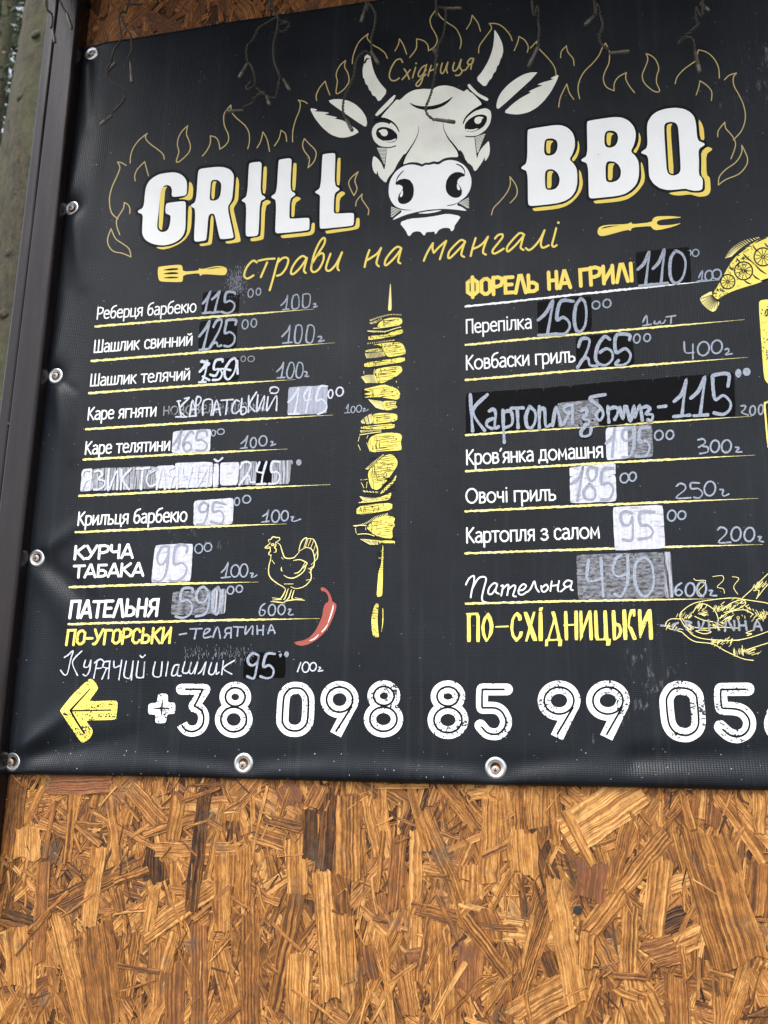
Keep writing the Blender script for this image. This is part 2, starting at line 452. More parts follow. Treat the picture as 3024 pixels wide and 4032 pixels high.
TRACED = {'o': '''300 950 900 660 110 .72 0;0 1000 250 1070 90 .8 0;930 1130 1400 800 115 .22 0;610 330 1150 640 36 .36 0;370 290 650 540 32 .32 0
930 470 1275 360 52 .38 0;1000 570 1550 560 92 .36 0;850 170 1060 420 115 .36 0;1335 180 1240 970 95 .88 0;1440 270 1340 760 45 .4 0;640 550 570 1070 105 .14 0
320 150 720 130 120 .66 .5;120 100 60 610 145 .72 0;180 420 180 625 170 .1 0;600 1070 680 1720 230 .56 0;860 1110 790 1520 150 .5 0;380 1000 560 1720 125 .3 0
1000 820 960 1090 80 .3 0;1010 1180 1000 1570 92 .36 .15;1290 1060 1290 1720 100 .52 .2;1440 600 1440 1100 112 .34 0;1130 1310 1120 1720 130 .6 .2;90 1080 130 1450 150 .24 0
1570 560 1560 930 140 .42 0;1620 980 1620 1720 120 .6 .1;470 200 430 650 60 .5 0;700 160 760 640 60 .4 0;520 180 470 400 50 .3 0;280 650 250 1300 90 .45 .2;210 1080 190 1500 80 .35 0
1370 1150 1290 1700 60 .4 0;1130 1110 1060 1360 90 .35 0;740 780 960 700 45 .6 0;250 390 470 480 70 .5 0;1160 240 1120 500 90 .45 0;880 150 820 400 60 .35 0''',
'p': '''250 480 270 850 150 .36 0;345 305 345 625 95 .95 0;490 170 450 700 130 .84 0;600 215 600 750 165 .46 0;430 715 480 1540 135 .2 0;270 830 110 1600 115 .6 0
290 1250 270 1720 175 .26 0;170 1320 380 1030 36 .44 0;1040 440 1035 1215 100 .2 0;930 480 890 960 100 .55 .2;1090 320 1320 900 110 .45 0;1200 150 1440 430 100 .5 0
1530 250 1505 785 150 .3 0;1400 680 1400 900 165 .22 0;1190 1050 1225 1720 165 .3 0;1340 1000 1630 1390 90 .52 0;930 1110 610 1720 62 .36 0;1400 1180 1370 1490 175 .58 .35
830 1130 880 1720 50 .3 0;750 240 830 620 155 .3 0;985 1260 1100 1250 90 .62 .4;580 990 600 1430 125 .36 0;1650 700 1520 940 50 .42 0;180 150 240 270 150 .7 .5;420 160 360 290 110 .45 .2
820 130 830 360 55 .34 0;1000 140 1110 570 60 .3 0;60 360 290 430 60 .7 0;-20 450 180 520 130 .5 0;1010 940 1300 1010 90 .6 .1;1470 1420 1600 1380 40 .35 0;870 1320 1060 1490 20 .3 0
960 1320 1000 1640 110 .42 .1;1590 160 1640 640 90 .34 0;720 1180 760 1400 90 .7 .2;60 880 150 910 50 .4 0;1480 960 1540 1150 150 .46 .1;1640 1380 1480 1600 70 .4 0''',
'q': '''470 100 200 280 150 .14 0;90 90 90 240 180 .4 0;40 255 50 415 110 .24 0;440 190 365 480 55 .45 0;575 270 290 630 80 .4 0;680 120 560 250 16 .3 0;300 385 195 180 40 .3 0
300 370 285 510 120 .72 .5;165 435 240 895 88 .2 0;705 265 850 750 195 .46 0;765 120 940 370 46 .3 0;750 165 745 235 60 .66 .2;560 610 650 570 90 .96 0;555 370 525 650 92 .26 0
510 720 610 690 110 .5 .2;130 550 20 880 72 .52 0;20 960 210 850 135 .3 0;610 800 620 990 92 .5 .1;470 890 510 990 160 .36 0;880 735 800 990 62 .3 0;920 120 920 265 52 .24 0
930 380 915 570 80 .56 .1;610 690 710 640 80 .3 0;440 540 430 790 62 .36 0;150 100 170 310 30 .4 0;330 320 380 300 40 .45 0;380 790 500 800 28 .55 .2;700 110 690 210 60 .3 0;640 120 670 250 40 .4 0
280 640 270 760 60 .35 0;690 690 690 800 50 .6 0;900 780 960 900 80 .25 0'''}
strands = []
sd = 0
for tl, txt in TRACED.items():
    for rec in txt.replace('\n', ';').split(';'):
        x0, y0, x1, y1, w, tone, rud = map(float, rec.split())
        a, b = on_plane(P(tl, [x0, y0, x1, y1]), .0005)
        k = TILES[tl][2]
        mid = ((x0+x1)/2, (y0+y1)/2)
        q = on_plane(P(tl, [mid[0]-w/2, mid[1], mid[0]+w/2, mid[1]]), .0015)
        wm = float(np.linalg.norm(q[1]-q[0]))
        sd += 1
        strands.append([1, a[[0, 2]], b[[0, 2]], wm, .06+tone*.80, rud, sd])
zb_ref = float(wp(1512, 3085)[2]); zt_ref = float(wp(600, 140)[2])
z_lo = float(wp(1512, 4032)[2]) - .12
bands = [(X_WALL_L, X_WALL_R, z_lo, zb_ref+.035, 5600), (X_WALL_L, float(wp(2100, 0)[0]), zt_ref-.05, EAVE_Z, 900)]
for bi, (x0, x1, z0, z1, cnt) in enumerate(bands):
    for i in range(cnt):
        u = random.random()
        if u < .26: L, w = random.uniform(.025, .09), random.uniform(.008, .030)
        elif u < .55: L, w = random.uniform(.02, .07), random.uniform(.003, .009)
        else: L, w = random.uniform(.008, .03), random.uniform(.0010, .003)
        ang = math.radians(random.gauss(90, 30) if random.random() < .62 else random.uniform(0, 180))
        c = np.array([random.uniform(x0, x1), random.uniform(z0, z1)])
        d = np.array([math.cos(ang), math.sin(ang)])*L/2
        tone = min(.99, max(.05, random.gauss(.40, .15)+(.2 if random.random() < .15 else 0)+(.08 if bi else 0)))  # upper band darker and redder: overhang shade, plus varnish, put into the colour
        if w < .003 and random.random() < .25: tone = random.uniform(.75, .98)
        sd += 1
        strands.append([0, c-d, c+d, w, tone, (random.uniform(.15, .5) if bi else max(0, random.gauss(0, .12))), sd])
# heights: loose random ones first, traced ones on top
rnd = [s for s in strands if not s[0]]; trc = [s for s in strands if s[0]]
def seen(s):
    m = (s[1]+s[2])/2; v = np.array([m[0], 0, m[1]])-CAM
    sx, sy = CX+F_PX*(v@RT)/(v@FW), CY-F_PX*(v@UP)/(v@FW)
    return -40 < sx < 3070 and -40 < sy < 4080 and not (sy > 190 and sy < 3030)
hz = {}
for i, s in enumerate(rnd):
    hz[s[6]] = .0003 + .0010*i/len(rnd)
    if s[3] < .007 and i % 5 == 0 and s[4] < .6: hz[s[6]] = .0015 + .0008*((i*13) % 97)/97     # some small ones lie over the big strands
for i, s in enumerate(trc): hz[s[6]] = .0014 + .0008*((i*37) % len(trc))/len(trc)
order = sorted([s for s in rnd if seen(s) and s[3] > .0045], key=lambda s: -s[3]*float(np.linalg.norm(s[2]-s[1])))
singles = trc + order[:300-len(trc)]
ids = {s[6] for s in singles}
bulk = [[], [], [], [], []]
for s in strands:
    slim = s[3] < .003
    g = strand_geo(s[1], s[2], s[3], hz[s[6]]+(.0003 if slim and not s[0] else 0), s[6], bend=random.uniform(-.03, .03)*(.4 if s[0] else 1), ragged=.45 if s[0] else 1.0, lo=.86 if s[0] else .6)
    if s[6] in ids:
        o = link_mesh('wood_strand', g[0], g[1], MAT['osb'], wall)
        osb_attrs(o, g[2], [s[4]]*len(g[0]), [s[5]]*len(g[0]))
    else:
        b0 = len(bulk[0]); bulk[0] += g[0]; bulk[1] += [tuple(b0+i for i in f) for f in g[1]]; bulk[2] += g[2]
        bulk[3] += [s[4]]*len(g[0]); bulk[4] += [s[5]]*len(g[0])
o = link_mesh('small_strands', bulk[0], bulk[1], MAT['osb'], wall); osb_attrs(o, bulk[2], bulk[3], bulk[4]); tag(o, kind='stuff')
# a dark nail head and its hole in the board
nh = wp(2016+1.0588*243, 3000+1.0588*551, 0)
V, Fc = [], []
tube(V, Fc, [(nh[0], .004, nh[2]), (nh[0], -.0006, nh[2]), (nh[0], -.0010, nh[2])], [.0042, .0042, .0034], 14)
nail = link_mesh('nail_head', V, Fc, MAT['slot']); tag(nail, 'small round dark nail head sunk in the strand board below the banner', 'nail')

# ---- roof overhang (its shade falls on the top of the banner) ------------------
eave = thing('roof_overhang', (0, -.25, EAVE_Z), 'brown board roof overhang above the wall of pressed strands', 'roof')
nb = 7
for i in range(nb):
    V, Fc = [], []
    y0 = -.56+.585/nb*i
    box(V, Fc, X_WALL_L-.06, X_WALL_R+.15, y0, y0+.585/nb-.004, EAVE_Z, EAVE_Z+.022)
    link_mesh('board', V, Fc, MAT['eave'], eave)

# ---- post -----------------------------------------------------------------------
def rounded(x0, x1, yb, yf, r, nseg=6, left=True):
    """outline in x,y (front at yf, more negative): front corners rounded"""
    pts = [(x0, yb)]
    for k in range(nseg+1):
        a = math.pi + (math.pi/2)*k/nseg
        pts.append((x0+r+r*math.cos(a), yf+r+r*math.sin(a)))
    for k in range(nseg+1):
        a = 1.5*math.pi + (math.pi/2)*k/nseg
        pts.append((x1-r+r*math.cos(a), yf+r+r*math.sin(a)))
    pts.append((x1, yb)); return pts
def extrude_profile(pts, zs, wob):
    V, Fc = [], []; n = len(pts)
    for j, z in enumerate(zs):
        for (x, y) in pts:
            V.append((x+wob*math.sin(z*7+y*90), y+wob*.6*math.sin(z*5.1+x*60), z))
    for j in range(len(zs)-1):
        for i in range(n):
            i2 = (i+1) % n; Fc.append((j*n+i, j*n+i2, (j+1)*n+i2, (j+1)*n+i))
    Fc.append(tuple(range(n-1, -1, -1))); Fc.append(tuple((len(zs)-1)*n+i for i in range(n)))
    return V, Fc
xr = float(wp(*P('1', [352, 900])[0], -POST_D)[0]) + .0045     # right front edge
xg = float(wp(*P('1', [183, 900])[0], -POST_D+.004)[0])        # groove between the two members
xl = float(wp(*P('1', [108, 900])[0], -POST_D+.008)[0]) - .003
zs = [EAVE_Z*i/60 for i in range(61)]
post = thing('wall_post', (xg, 0, 0), 'dark brown glossy upright post with a groove at the wall edge', 'post')
V, Fc = extrude_profile(rounded(xg+.0006, xr, .03, -POST_D, .0055), zs, .0004); link_mesh('main_member', V, Fc, MAT['post'], post, True)
V, Fc = extrude_profile(rounded(xl, xg-.0012, .03, -POST_D+.0055, .0058), zs, .0004); link_mesh('narrow_member', V, Fc, MAT['post'], post, True)
V, Fc = [], []; box(V, Fc, xl+.004, xr-.002, .012, .029, 0, EAVE_Z); link_mesh('backing_strip', V, Fc, MAT['post'], post)
hn = wp(*P('2', [66, 140])[0], -POST_D+.0055)
V, Fc = [], []; tube(V, Fc, [(hn[0], hn[1]+.003, hn[2]), (hn[0], hn[1]-.0004, hn[2])], [.0025, .0025], 10)
link_mesh('nail_hole', V, Fc, MAT['slot'], post)

# ---- trees beyond the post -------------------------------------------------------
def trunk_tree(name, edge_l, edge_r, dist, label, cat):
    """trunk whose outline passes two pixel columns at a distance set by its girth"""
    y = CAM[1]+dist
    a, b = wp(*edge_l, y), wp(*edge_r, y)
    r = abs(b[0]-a[0])/2; c = Vector(((a[0]+b[0])/2, y, 0))
    t = thing(name, c, label, cat)
    V, Fc = [], []; ns, nz = 40, 120; H = 9.0
    rr = random.Random(3); ph = [(rr.uniform(0, 6), rr.uniform(2, 9), rr.uniform(.5, 3)) for _ in range(14)]
    for j in range(nz+1):
        z = H*j/nz; rad = r*(1.10-.045*z)+(.10*math.exp(-z*4))
        for k in range(ns):
            an = 2*math.pi*k/ns
            d = sum(math.sin(an*int(q)+z*w+p) for p, q, w in ph)*.0035 + .004*math.sin(z*40+an*3)
            V.append((c.x+(rad+d)*math.cos(an), c.y+(rad+d)*math.sin(an), z))
    for j in range(nz):
        for k in range(ns):
            k2 = (k+1) % ns; Fc.append((j*ns+k, j*ns+k2, (j+1)*ns+k2, (j+1)*ns+k))
    tr = link_mesh('trunk', V, Fc, MAT['bark'], t, True)
    for sx, sy in ((92, 388), (99, 636), (89, 772), (150, 145), (60, 1010), (40, 1250)):
        V, Fc = [], []
        q = wp(sx, sy, y-r*.8); an = math.atan2(q[1]-c.y, q[0]-c.x); rad = r*(1.10-.045*q[2])
        p = Vector((c.x+rad*math.cos(an), c.y+rad*math.sin(an), q[2])); d = Vector((math.cos(an), math.sin(an), .2))
        tube(V, Fc, [p-d*.03, p+d*.001, p+d*.005], [.030, .024, .008], 9); link_mesh('branch_stub', V, Fc, MAT['bark'], t, True)
    return t, c, r
tw, cT, rT = trunk_tree('spruce_trunk_tree', (118, 10), (118+380, 10), 3.2, 'thick mossy conifer trunk standing behind the dark post', 'tree')
# crown high above, mostly out of view
def crown(parent, c, z0, z1, rad, count, mat, seed, leaf=.10, thin=.35):
    r = random.Random(seed); V, Fc = [], []
    for i in range(count):
        t = r.random()**.8; z = z0+(z1-z0)*t
        layer = .75+.25*math.sin(z*6.0+seed)
        R_ = rad*(1-.75*t)*layer*math.sqrt(r.random()); an = r.uniform(0, 2*math.pi)
        p = Vector((c[0]+R_*math.cos(an), c[1]+R_*math.sin(an), z-.25*R_))
        d = Vector((math.cos(an)+r.uniform(-.6, .6), math.sin(an)+r.uniform(-.6, .6), r.uniform(-.7, .3))).normalized()
        s = d.cross(Vector((r.uniform(-1, 1), r.uniform(-1, 1), r.uniform(-1, 1)))).normalized()
        L = leaf*r.uniform(.6, 1.4); W = L*thin
        b = len(V); V += [p-d*L*.5, p+s*W*.5, p+d*L*.5, p-s*W*.5]; Fc.append((b, b+1, b+2, b+3))
    return link_mesh('crown', V, Fc, mat, parent)
crown(tw, (cT.x, cT.y), 6.9, 9.6, 1.8, 6000, MAT['needle'], 1, .12, .3)
def bg_tree(sx, sy, dist, h, z0, rad, count, mat, seed, label, leaf, thin):
    y = CAM[1]+dist; p = wp(sx, sy, y)
    t = thing('background_tree', (p[0], y, 0), label, 'tree')
    V, Fc = [], []; tube(V, Fc, [(p[0], y, 0), (p[0]+.03, y, h*.5), (p[0], y, h*.95)], [.13, .09, .02], 10)
    link_mesh('trunk', V, Fc, MAT['bark'], t, True)
    for k in range(9):
        an = k*2.4+seed; zz = z0+(h-z0)*(k+.5)/10; V, Fc = [], []
        L = rad*(1-.6*(k/9))
        tube(V, Fc, [(p[0], y, zz), (p[0]+L*.6*math.cos(an), y+L*.6*math.sin(an), zz-.05), (p[0]+L*math.cos(an), y+L*math.sin(an), zz-.3)], [.03, .02, .006], 6)
        link_mesh('limb', V, Fc, MAT['bark'], t)
    crown(t, (p[0], y), z0, h, rad, count, mat, seed, leaf, thin)
bg_tree(-60, 700, 7.5, 17.0, .5, 2.6, 15000, MAT['needle'], 2, 'dark green spruce with drooping twigs beyond the mossy trunk', .11, .30)
bg_tree(95, 700, 11.0, 21.0, .8, 3.4, 14000, MAT['leaf'], 4, 'pale green leafy tree glimpsed far behind the spruce', .12, .55)
bg_tree(-260, 900, 10.0, 19.0, .4, 3.2, 14000, MAT['needle'], 5, 'tall dark spruce standing left of the mossy trunk', .16, .30)

# ================================================================ the banner
_le = on_plane([(329, 187), (313.5, 270), (289, 482), (256, 771), (237, 925), (193, 1234), (159, 1600), (87, 2251), (61, 2420), (-4, 3049)], -.003)
_te = on_plane([(329, 187), (900, 87), (1500, 2), (2100, -76), (3024, -192), (3700, -272)], -.003)
_be = on_plane([(-4, 3049), (550, 3057), (1150, 3072), (1650, 3086), (2250, 3097), (3024, 3113), (3700, 3126)], -.003)
_lo = np.argsort(_le[:, 2])
def x_left(z): return np.interp(z, _le[_lo, 2], _le[_lo, 0])
def z_top(x): return np.interp(x, _te[:, 0], _te[:, 2])
def z_bot(x): return np.interp(x, _be[:, 0], _be[:, 2])
X_BR = float(wp(3480, 2000)[0])
EYE_PX = [(360.7, 212), (284.5, 821.7), (219.4, 1480.9), (146, 2198), (50.6, 2999), (959.4, 3005.8), (1952, 3023.9)]
EYES = on_plane(EYE_PX, -.003)
FOLDS = []      # ridges of slack cloth: from, to (photo px), height, width
for x0, y0, x1, y1, am, wd in ((165, 2215, 420, 2420, -.0030, .012), (160, 2180, 330, 2060, .0030, .012), (165, 2230, 330, 2560, .0026, .016), (90, 2960, 330, 2760, .0035, .011), (95, 2985, 520, 2900, -.0028, .013),
        (300, 850, 330, 1120, .0030, .012), (235, 1520, 290, 1800, .0028, .012), (225, 1440, 262, 1180, .0022, .012), (290, 790, 330, 520, .0026, .013), (350, 240, 352, 520, .0022, .009), (230, 1495, 300, 1540, -.0018, .006),
        (1985, 3030, 2260, 2990, -.0016, .010), (1920, 3030, 1600, 3000, -.0015, .010), (990, 3010, 1250, 2985, -.0015, .010), (930, 3010, 640, 2985, -.0016, .010), (2500, 2990, 3100, 2960, -.002, .012),
        (1500, 300, 2300, 700, .0012, .05), (600, 500, 900, 1100, -.0012, .06), (1300, 1500, 1700, 2400, .0010, .06), (2300, 1400, 2700, 2500, -.0012, .07)):
    a, b = on_plane([(x0, y0), (x1, y1)], -.003)
    FOLDS.append((a[[0, 2]], b[[0, 2]], am, wd))

def surf(x, z):
    """height of the cloth over the plane y = 0"""
    x = np.asarray(x, float); z = np.asarray(z, float)
    h = np.full(x.shape, .0042)
    dl = x - x_left(z); db = z - z_bot(x); dt = z_top(x) - z
    h += .0060*np.exp(-((dl-.040)/.022)**2)*(.55+.45*np.sin(z*17.0+.7))
    h += .0038*np.exp(-((db-.010)/.013)**2)
    h += .0012*np.sin(x*9+z*6)*np.clip(dl/.1, 0, 1)
    for a, b, am, wd in FOLDS:
        d = b-a; L2 = d@d
        t = np.clip(((x-a[0])*d[0]+(z-a[1])*d[1])/L2, 0, 1)
        q = (x-a[0]-t*d[0])**2+(z-a[1]-t*d[1])**2
        h += 2.1*am*np.exp(-q/wd**2)*(1-.75*t)
    for e in EYES:
        q = (x-e[0])**2+(z-e[2])**2
        k = np.exp(-q/.017**2); h = h*(1-k)+.0022*k
    # rolled hem at the bottom, left and top edges
    h *= np.sqrt(np.clip(1-(1-np.clip(db/.0060, 0, 1))**2, 0, 1))*.92+.08
    h *= np.sqrt(np.clip(1-(1-np.clip(dl/.0035, 0, 1))**2, 0, 1))*.75+.25
    return np.maximum(h, .0004)

def lay(S, off):
    """photo pixels laid on the cloth, off metres above it"""
    S = np.asarray(S, float); y = np.full(len(S), -.004)
    for _ in range(3):
        p = on_plane(S, y); y = -(surf(p[:, 0], p[:, 2])+off)
    return on_plane(S, y)

banner = thing('menu_banner', (float(wp(1512, 3085)[0]), -.004, zb_ref), 'dark grey vinyl grill menu banner screwed to the strand board wall', 'banner')
NU, NV = 400, 330
uu = np.linspace(0, 1, NU+1); vv = np.linspace(0, 1, NV+1)
vv = vv**1.25                                     # finer rows towards the bottom hem
uu = uu**1.15
Ug, Vg = np.meshgrid(uu, vv)
zg = z_bot(0)+Vg*(z_top(0)-z_bot(0)); 
for _ in range(3):
    xg_ = x_left(zg)+(X_BR-x_left(zg))*Ug; zg = z_bot(xg_)+Vg*(z_top(xg_)-z_bot(xg_))
yg = -surf(xg_, zg)
VV = np.stack([xg_.ravel(), yg.ravel(), zg.ravel()], 1)
i0 = (np.arange(NV)[:, None]*(NU+1)+np.arange(NU)[None]).ravel()
FF = np.stack([i0, i0+1, i0+NU+2, i0+NU+1], 1)
ctr = VV[FF].mean(1)
keep = np.ones(len(FF), bool)
for e in EYES: keep &= ((ctr[:, 0]-e[0])**2+(ctr[:, 2]-e[2])**2) > .0070**2
sheet = link_mesh('vinyl_sheet', VV.tolist(), FF[keep].tolist(), MAT['vinyl'], banner, True)
sm = sheet.modifiers.new('thickness', 'SOLIDIFY'); sm.thickness = .0005; sm.offset = 1 if False else -1

# eyelets and their screws
ring_prof = [(.0055, -.0006), (.0055, .0008), (.0061, .0016), (.0069, .0012), (.0078, .0020), (.0098, .0021), (.0113, .0013), (.0117, .0004), (.0116, -.0004)]
for i, e in enumerate(EYES):
    base = -float(surf(e[0], e[2]))
    # eyelets tilt a little with the cloth
    tx, tz = [(.10, -.05), (.12, .1), (.05, 0), (-.04, .04), (.0, -.10), (0, -.05), (0, -.04)][i]
    V, Fc = [], []; ns = 32
    for (r, h) in ring_prof:
        for k in range(ns):
            a = 2*math.pi*k/ns; dx, dz = r*math.cos(a), r*math.sin(a)
            V.append((e[0]+dx, base-.0004-h-dx*tx*.35-dz*tz*.35, e[2]+dz))
    for j in range(len(ring_prof)-1):
        for k in range(ns):
            k2 = (k+1) % ns; Fc.append((j*ns+k, (j+1)*ns+k, (j+1)*ns+k2, j*ns+k2))
    link_mesh('eyelet', V, Fc, MAT['zinc'], banner, True)
SCREW_LABEL = ['dark cross head screw in the eyelet at the upper left corner of the banner',
 'dark cross head screw in the left edge eyelet level with the big white letters',
 'dark cross head screw in the left edge eyelet level with the third menu line',
 'brown cross head screw in the left edge eyelet level with the chicken drawing',
 'brown cross head screw in the eyelet at the bottom left corner below the yellow arrow',
 'brown cross head screw in the bottom eyelet under the first half of the phone number',
 'brown cross head screw in the bottom eyelet under the middle of the phone number']
for i, e in enumerate(EYES):
    ox, oz = [(.0, .0008), (-.0014, .0012), (-.0006, .0002), (-.0012, -.0004), (-.0030, -.0012), (-.0008, -.0026), (-.0004, -.0024)][i]
    c = Vector((e[0]+ox, -.0034, e[2]+oz))
    s = thing('screw', c, SCREW_LABEL[i], 'screw')
    prof = [(.0008, .016), (.0018, .004), (.0046, .0004), (.0048, -.0002), (.0044, -.0010), (.0026, -.0013), (.0, -.0014)]
    V, Fc = [], []; ns = 20
    for (r, h) in prof:
        for k in range(ns):
            a = 2*math.pi*k/ns; V.append((c.x+r*math.cos(a), c.y+h, c.z+r*math.sin(a)))
    for j in range(len(prof)-1):
        for k in range(ns):
            k2 = (k+1) % ns; Fc.append((j*ns+k, j*ns+k2, (j+1)*ns+k2, (j+1)*ns+k))
    hd = link_mesh('screw_head', V, Fc, MAT['rusty'], s, True)
    V, Fc = [], []
    for an in (.5+i*.4, .5+i*.4+math.pi/2):
        d = Vector((math.cos(an), 0, math.sin(an))); q = Vector((-d.z, 0, d.x)); b = len(V)
        for (al, qq) in ((-.0022, -.00045), (.0022, -.00045), (.0022, .00045), (-.0022, .00045)):
            V.append(c+d*al+q*qq+Vector((0, -.00152 - (.00004 if an > 2 else 0), 0)))
        Fc.append((b, b+1, b+2, b+3))
    link_mesh('cross_recess', V, Fc, MAT['slot'], hd)

# ---------------------------------------------------------------- flat print helpers
class Sheet:
    """flat shapes in photo pixels, later laid on the cloth"""
    def __init__(s): s.v, s.f, s.l, s.k = [], [], [], 0
    def tri(s, pts2, faces, lev=0.0):
        b = len(s.v); s.v += pts2; s.l += [lev + s.k*4e-6]*len(pts2); s.k += 1
        s.f += [tuple(b+i for i in f) for f in faces]
    def poly(s, outer, holes=(), lev=0.0, rnd=0.2, it=2, maxe=42):
        loops = [chaikin(list(outer), rnd, it) if it else list(outer)] + [chaikin(list(h), rnd, it) if it else list(h) for h in holes]
        ve = [[Vector((x, y, 0)) for x, y in lp] for lp in loops]
        pts = [p for lp in loops for p in lp]
        tris = [tuple(t) for t in tessellate_polygon(ve)]
        for _ in range(6):                       # split long edges so that the print follows the folds
            cache, out, ch = {}, [], False
            def mid(a, b):
                k = (min(a, b), max(a, b))
                if k not in cache:
                    pa, pb = pts[a], pts[b]
                    if math.hypot(pa[0]-pb[0], pa[1]-pb[1]) <= maxe: cache[k] = None
                    else: pts.append(((pa[0]+pb[0])/2, (pa[1]+pb[1])/2)); cache[k] = len(pts)-1
                return cache[k]
            for t in tris:
                m = [mid(t[i], t[(i+1) % 3]) for i in range(3)]
                c = sum(x is not None for x in m)
                if c == 0: out.append(t); continue
                ch = True; a, b_, d = t
                if c == 3: out += [(a, m[0], m[2]), (m[0], b_, m[1]), (m[2], m[1], d), (m[0], m[1], m[2])]
                else:
                    ring = []
                    for i in range(3):
                        ring.append(t[i])
                        if m[i] is not None: ring.append(m[i])
                    # start the fan at a midpoint
                    st = next(i for i, x in enumerate(ring) if x in m)
                    ring = ring[st:]+ring[:st]
                    out += [(ring[0], ring[i], ring[i+1]) for i in range(1, len(ring)-1)]
            tris = out
            if not ch: break
        s.tri(pts, tris, lev)
    def stroke(s, pts, w, lev=0.0, smooth=True, closed=False, taper=None, rough=0.0, cap=True, step=0):
        """ribbon of width w (photo px)"""
        pts = catmull(pts, 7, closed) if smooth else list(pts)
        step = step or 20
        if closed: pts = pts+[pts[0]]
        if step:
            q = [pts[0]]
            for a, b in zip(pts, pts[1:]):
                n = max(1, int(math.hypot(b[0]-a[0], b[1]-a[1])/step))
                q += [(a[0]+(b[0]-a[0])*i/n, a[1]+(b[1]-a[1])*i/n) for i in range(1, n+1)]
            pts = q[:-1] if closed else q
        pts = [p for i, p in enumerate(pts) if i == 0 or math.hypot(p[0]-pts[i-1][0], p[1]-pts[i-1][1]) > 1e-3]
        n = len(pts)
        if n < 2: return
        Lp, Rp = [], []
        for i in range(n):
            a = pts[i-1] if (i > 0 or closed) else None
            c = pts[(i+1) % n] if (i < n-1 or closed) else None
            p = pts[i]
            def un(u, v):
                d = (v[0]-u[0], v[1]-u[1]); l = math.hypot(*d) or 1e-9; return (d[0]/l, d[1]/l)
            d1 = un(a, p) if a else un(p, c); d2 = un(p, c) if c else d1
            nx, ny = -(d1[1]+d2[1]), d1[0]+d2[0]; l = math.hypot(nx, ny)
            if l < .3: nx, ny = -d1[1], d1[0]; m = 1
            else:
                nx, ny = nx/l, ny/l; m = min(1.5, 2/l)
            t = i/(n-1)
            ww = (taper(t) if taper else 1)*w/2
            j1 = 1+random.uniform(-rough, rough); j2 = 1+random.uniform(-rough, rough)
            Lp.append((p[0]+nx*ww*m*j1, p[1]+ny*ww*m*j1)); Rp.append((p[0]-nx*ww*m*j2, p[1]-ny*ww*m*j2))
        V = Lp+Rp
        F_ = [(i, (i+1) % n, n+(i+1) % n, n+i) for i in range(n if closed else n-1)]
        if cap and not closed:
            for i, j in ((0, 1), (n-1, n-2)):
                p, q = pts[i], pts[j]; d = (p[0]-q[0], p[1]-q[1]); l = math.hypot(*d) or 1; d = (d[0]/l, d[1]/l)
                nn = (-d[1], d[0]); ww = (taper(i/(n-1)) if taper else 1)*w/2
                if ww < .4: continue
                b = len(V); V.append(p)
                for k in range(7):
                    an = -math.pi/2+math.pi*k/6
                    V.append((p[0]+(d[0]*math.cos(an)+nn[0]*math.sin(an))*ww, p[1]+(d[1]*math.cos(an)+nn[1]*math.sin(an))*ww))
                F_ += [(b, b+1+k, b+2+k) for k in range(6)]
        s.tri(V, F_, lev)
    def disc(s, c, rx, ry, lev=0.0, n=18):
        s.tri([c]+[(c[0]+rx*math.cos(2*math.pi*i/n), c[1]+ry*math.sin(2*math.pi*i/n)) for i in range(n)], [(0, 1+i, 1+(i+1) % n) for i in range(n)], lev)
    def build(s, name, mat, parent, base=.00032, thick=0.0):
        p = lay(s.v, 0.0)
        if not s.v: return None
        off = np.asarray(s.l)+base
        p = lay(s.v, off) if False else p - np.stack([off*0, off, off*0], 1)
        f = fix_faces(p, s.f)
        return link_mesh(name, p.tolist(), f, MAT[mat], parent)

def fix_faces(p, faces):
    """make every face look out of the wall (-y)"""
    out = []
    for f in faces:
        a, b, c = p[f[0]], p[f[1]], p[f[2]]
        ny = (b[2]-a[2])*(c[0]-a[0])-(b[0]-a[0])*(c[2]-a[2])
        out.append(f if ny <= 0 else tuple(reversed(f)))
    return out

def ell(tile, cx, cy, rx, ry, n=14, tilt=.25):
    return P(tile, [v for i in range(n) for v in (cx+rx*math.cos(2*math.pi*i/n)-tilt*ry*math.sin(2*math.pi*i/n)*.3, cy+ry*math.sin(2*math.pi*i/n))])

def polys(name, mat, tile, txt, parent=banner, base=.00032, rnd=.2, it=2, holes=None):
    """txt: polygons split by ';'"""
    s = Sheet()
    for t in txt.split(';'): s.poly(P(tile, t), rnd=rnd, it=it)
    return s.build(name, mat, parent, base)

def strokes(name, mat, tile, txt, w, parent=banner, base=.00032, smooth=True, taper=None, rough=0):
    s = Sheet(); k = TILES[tile][2]
    for t in txt.split(';'):
        pts = P(tile, t)
        if len(pts) == 1: s.disc(pts[0], w*k*.65, w*k*.65)
        else: s.stroke(pts, w*k, smooth=smooth, taper=taper, rough=rough)
    return s.build(name, mat, parent, base)

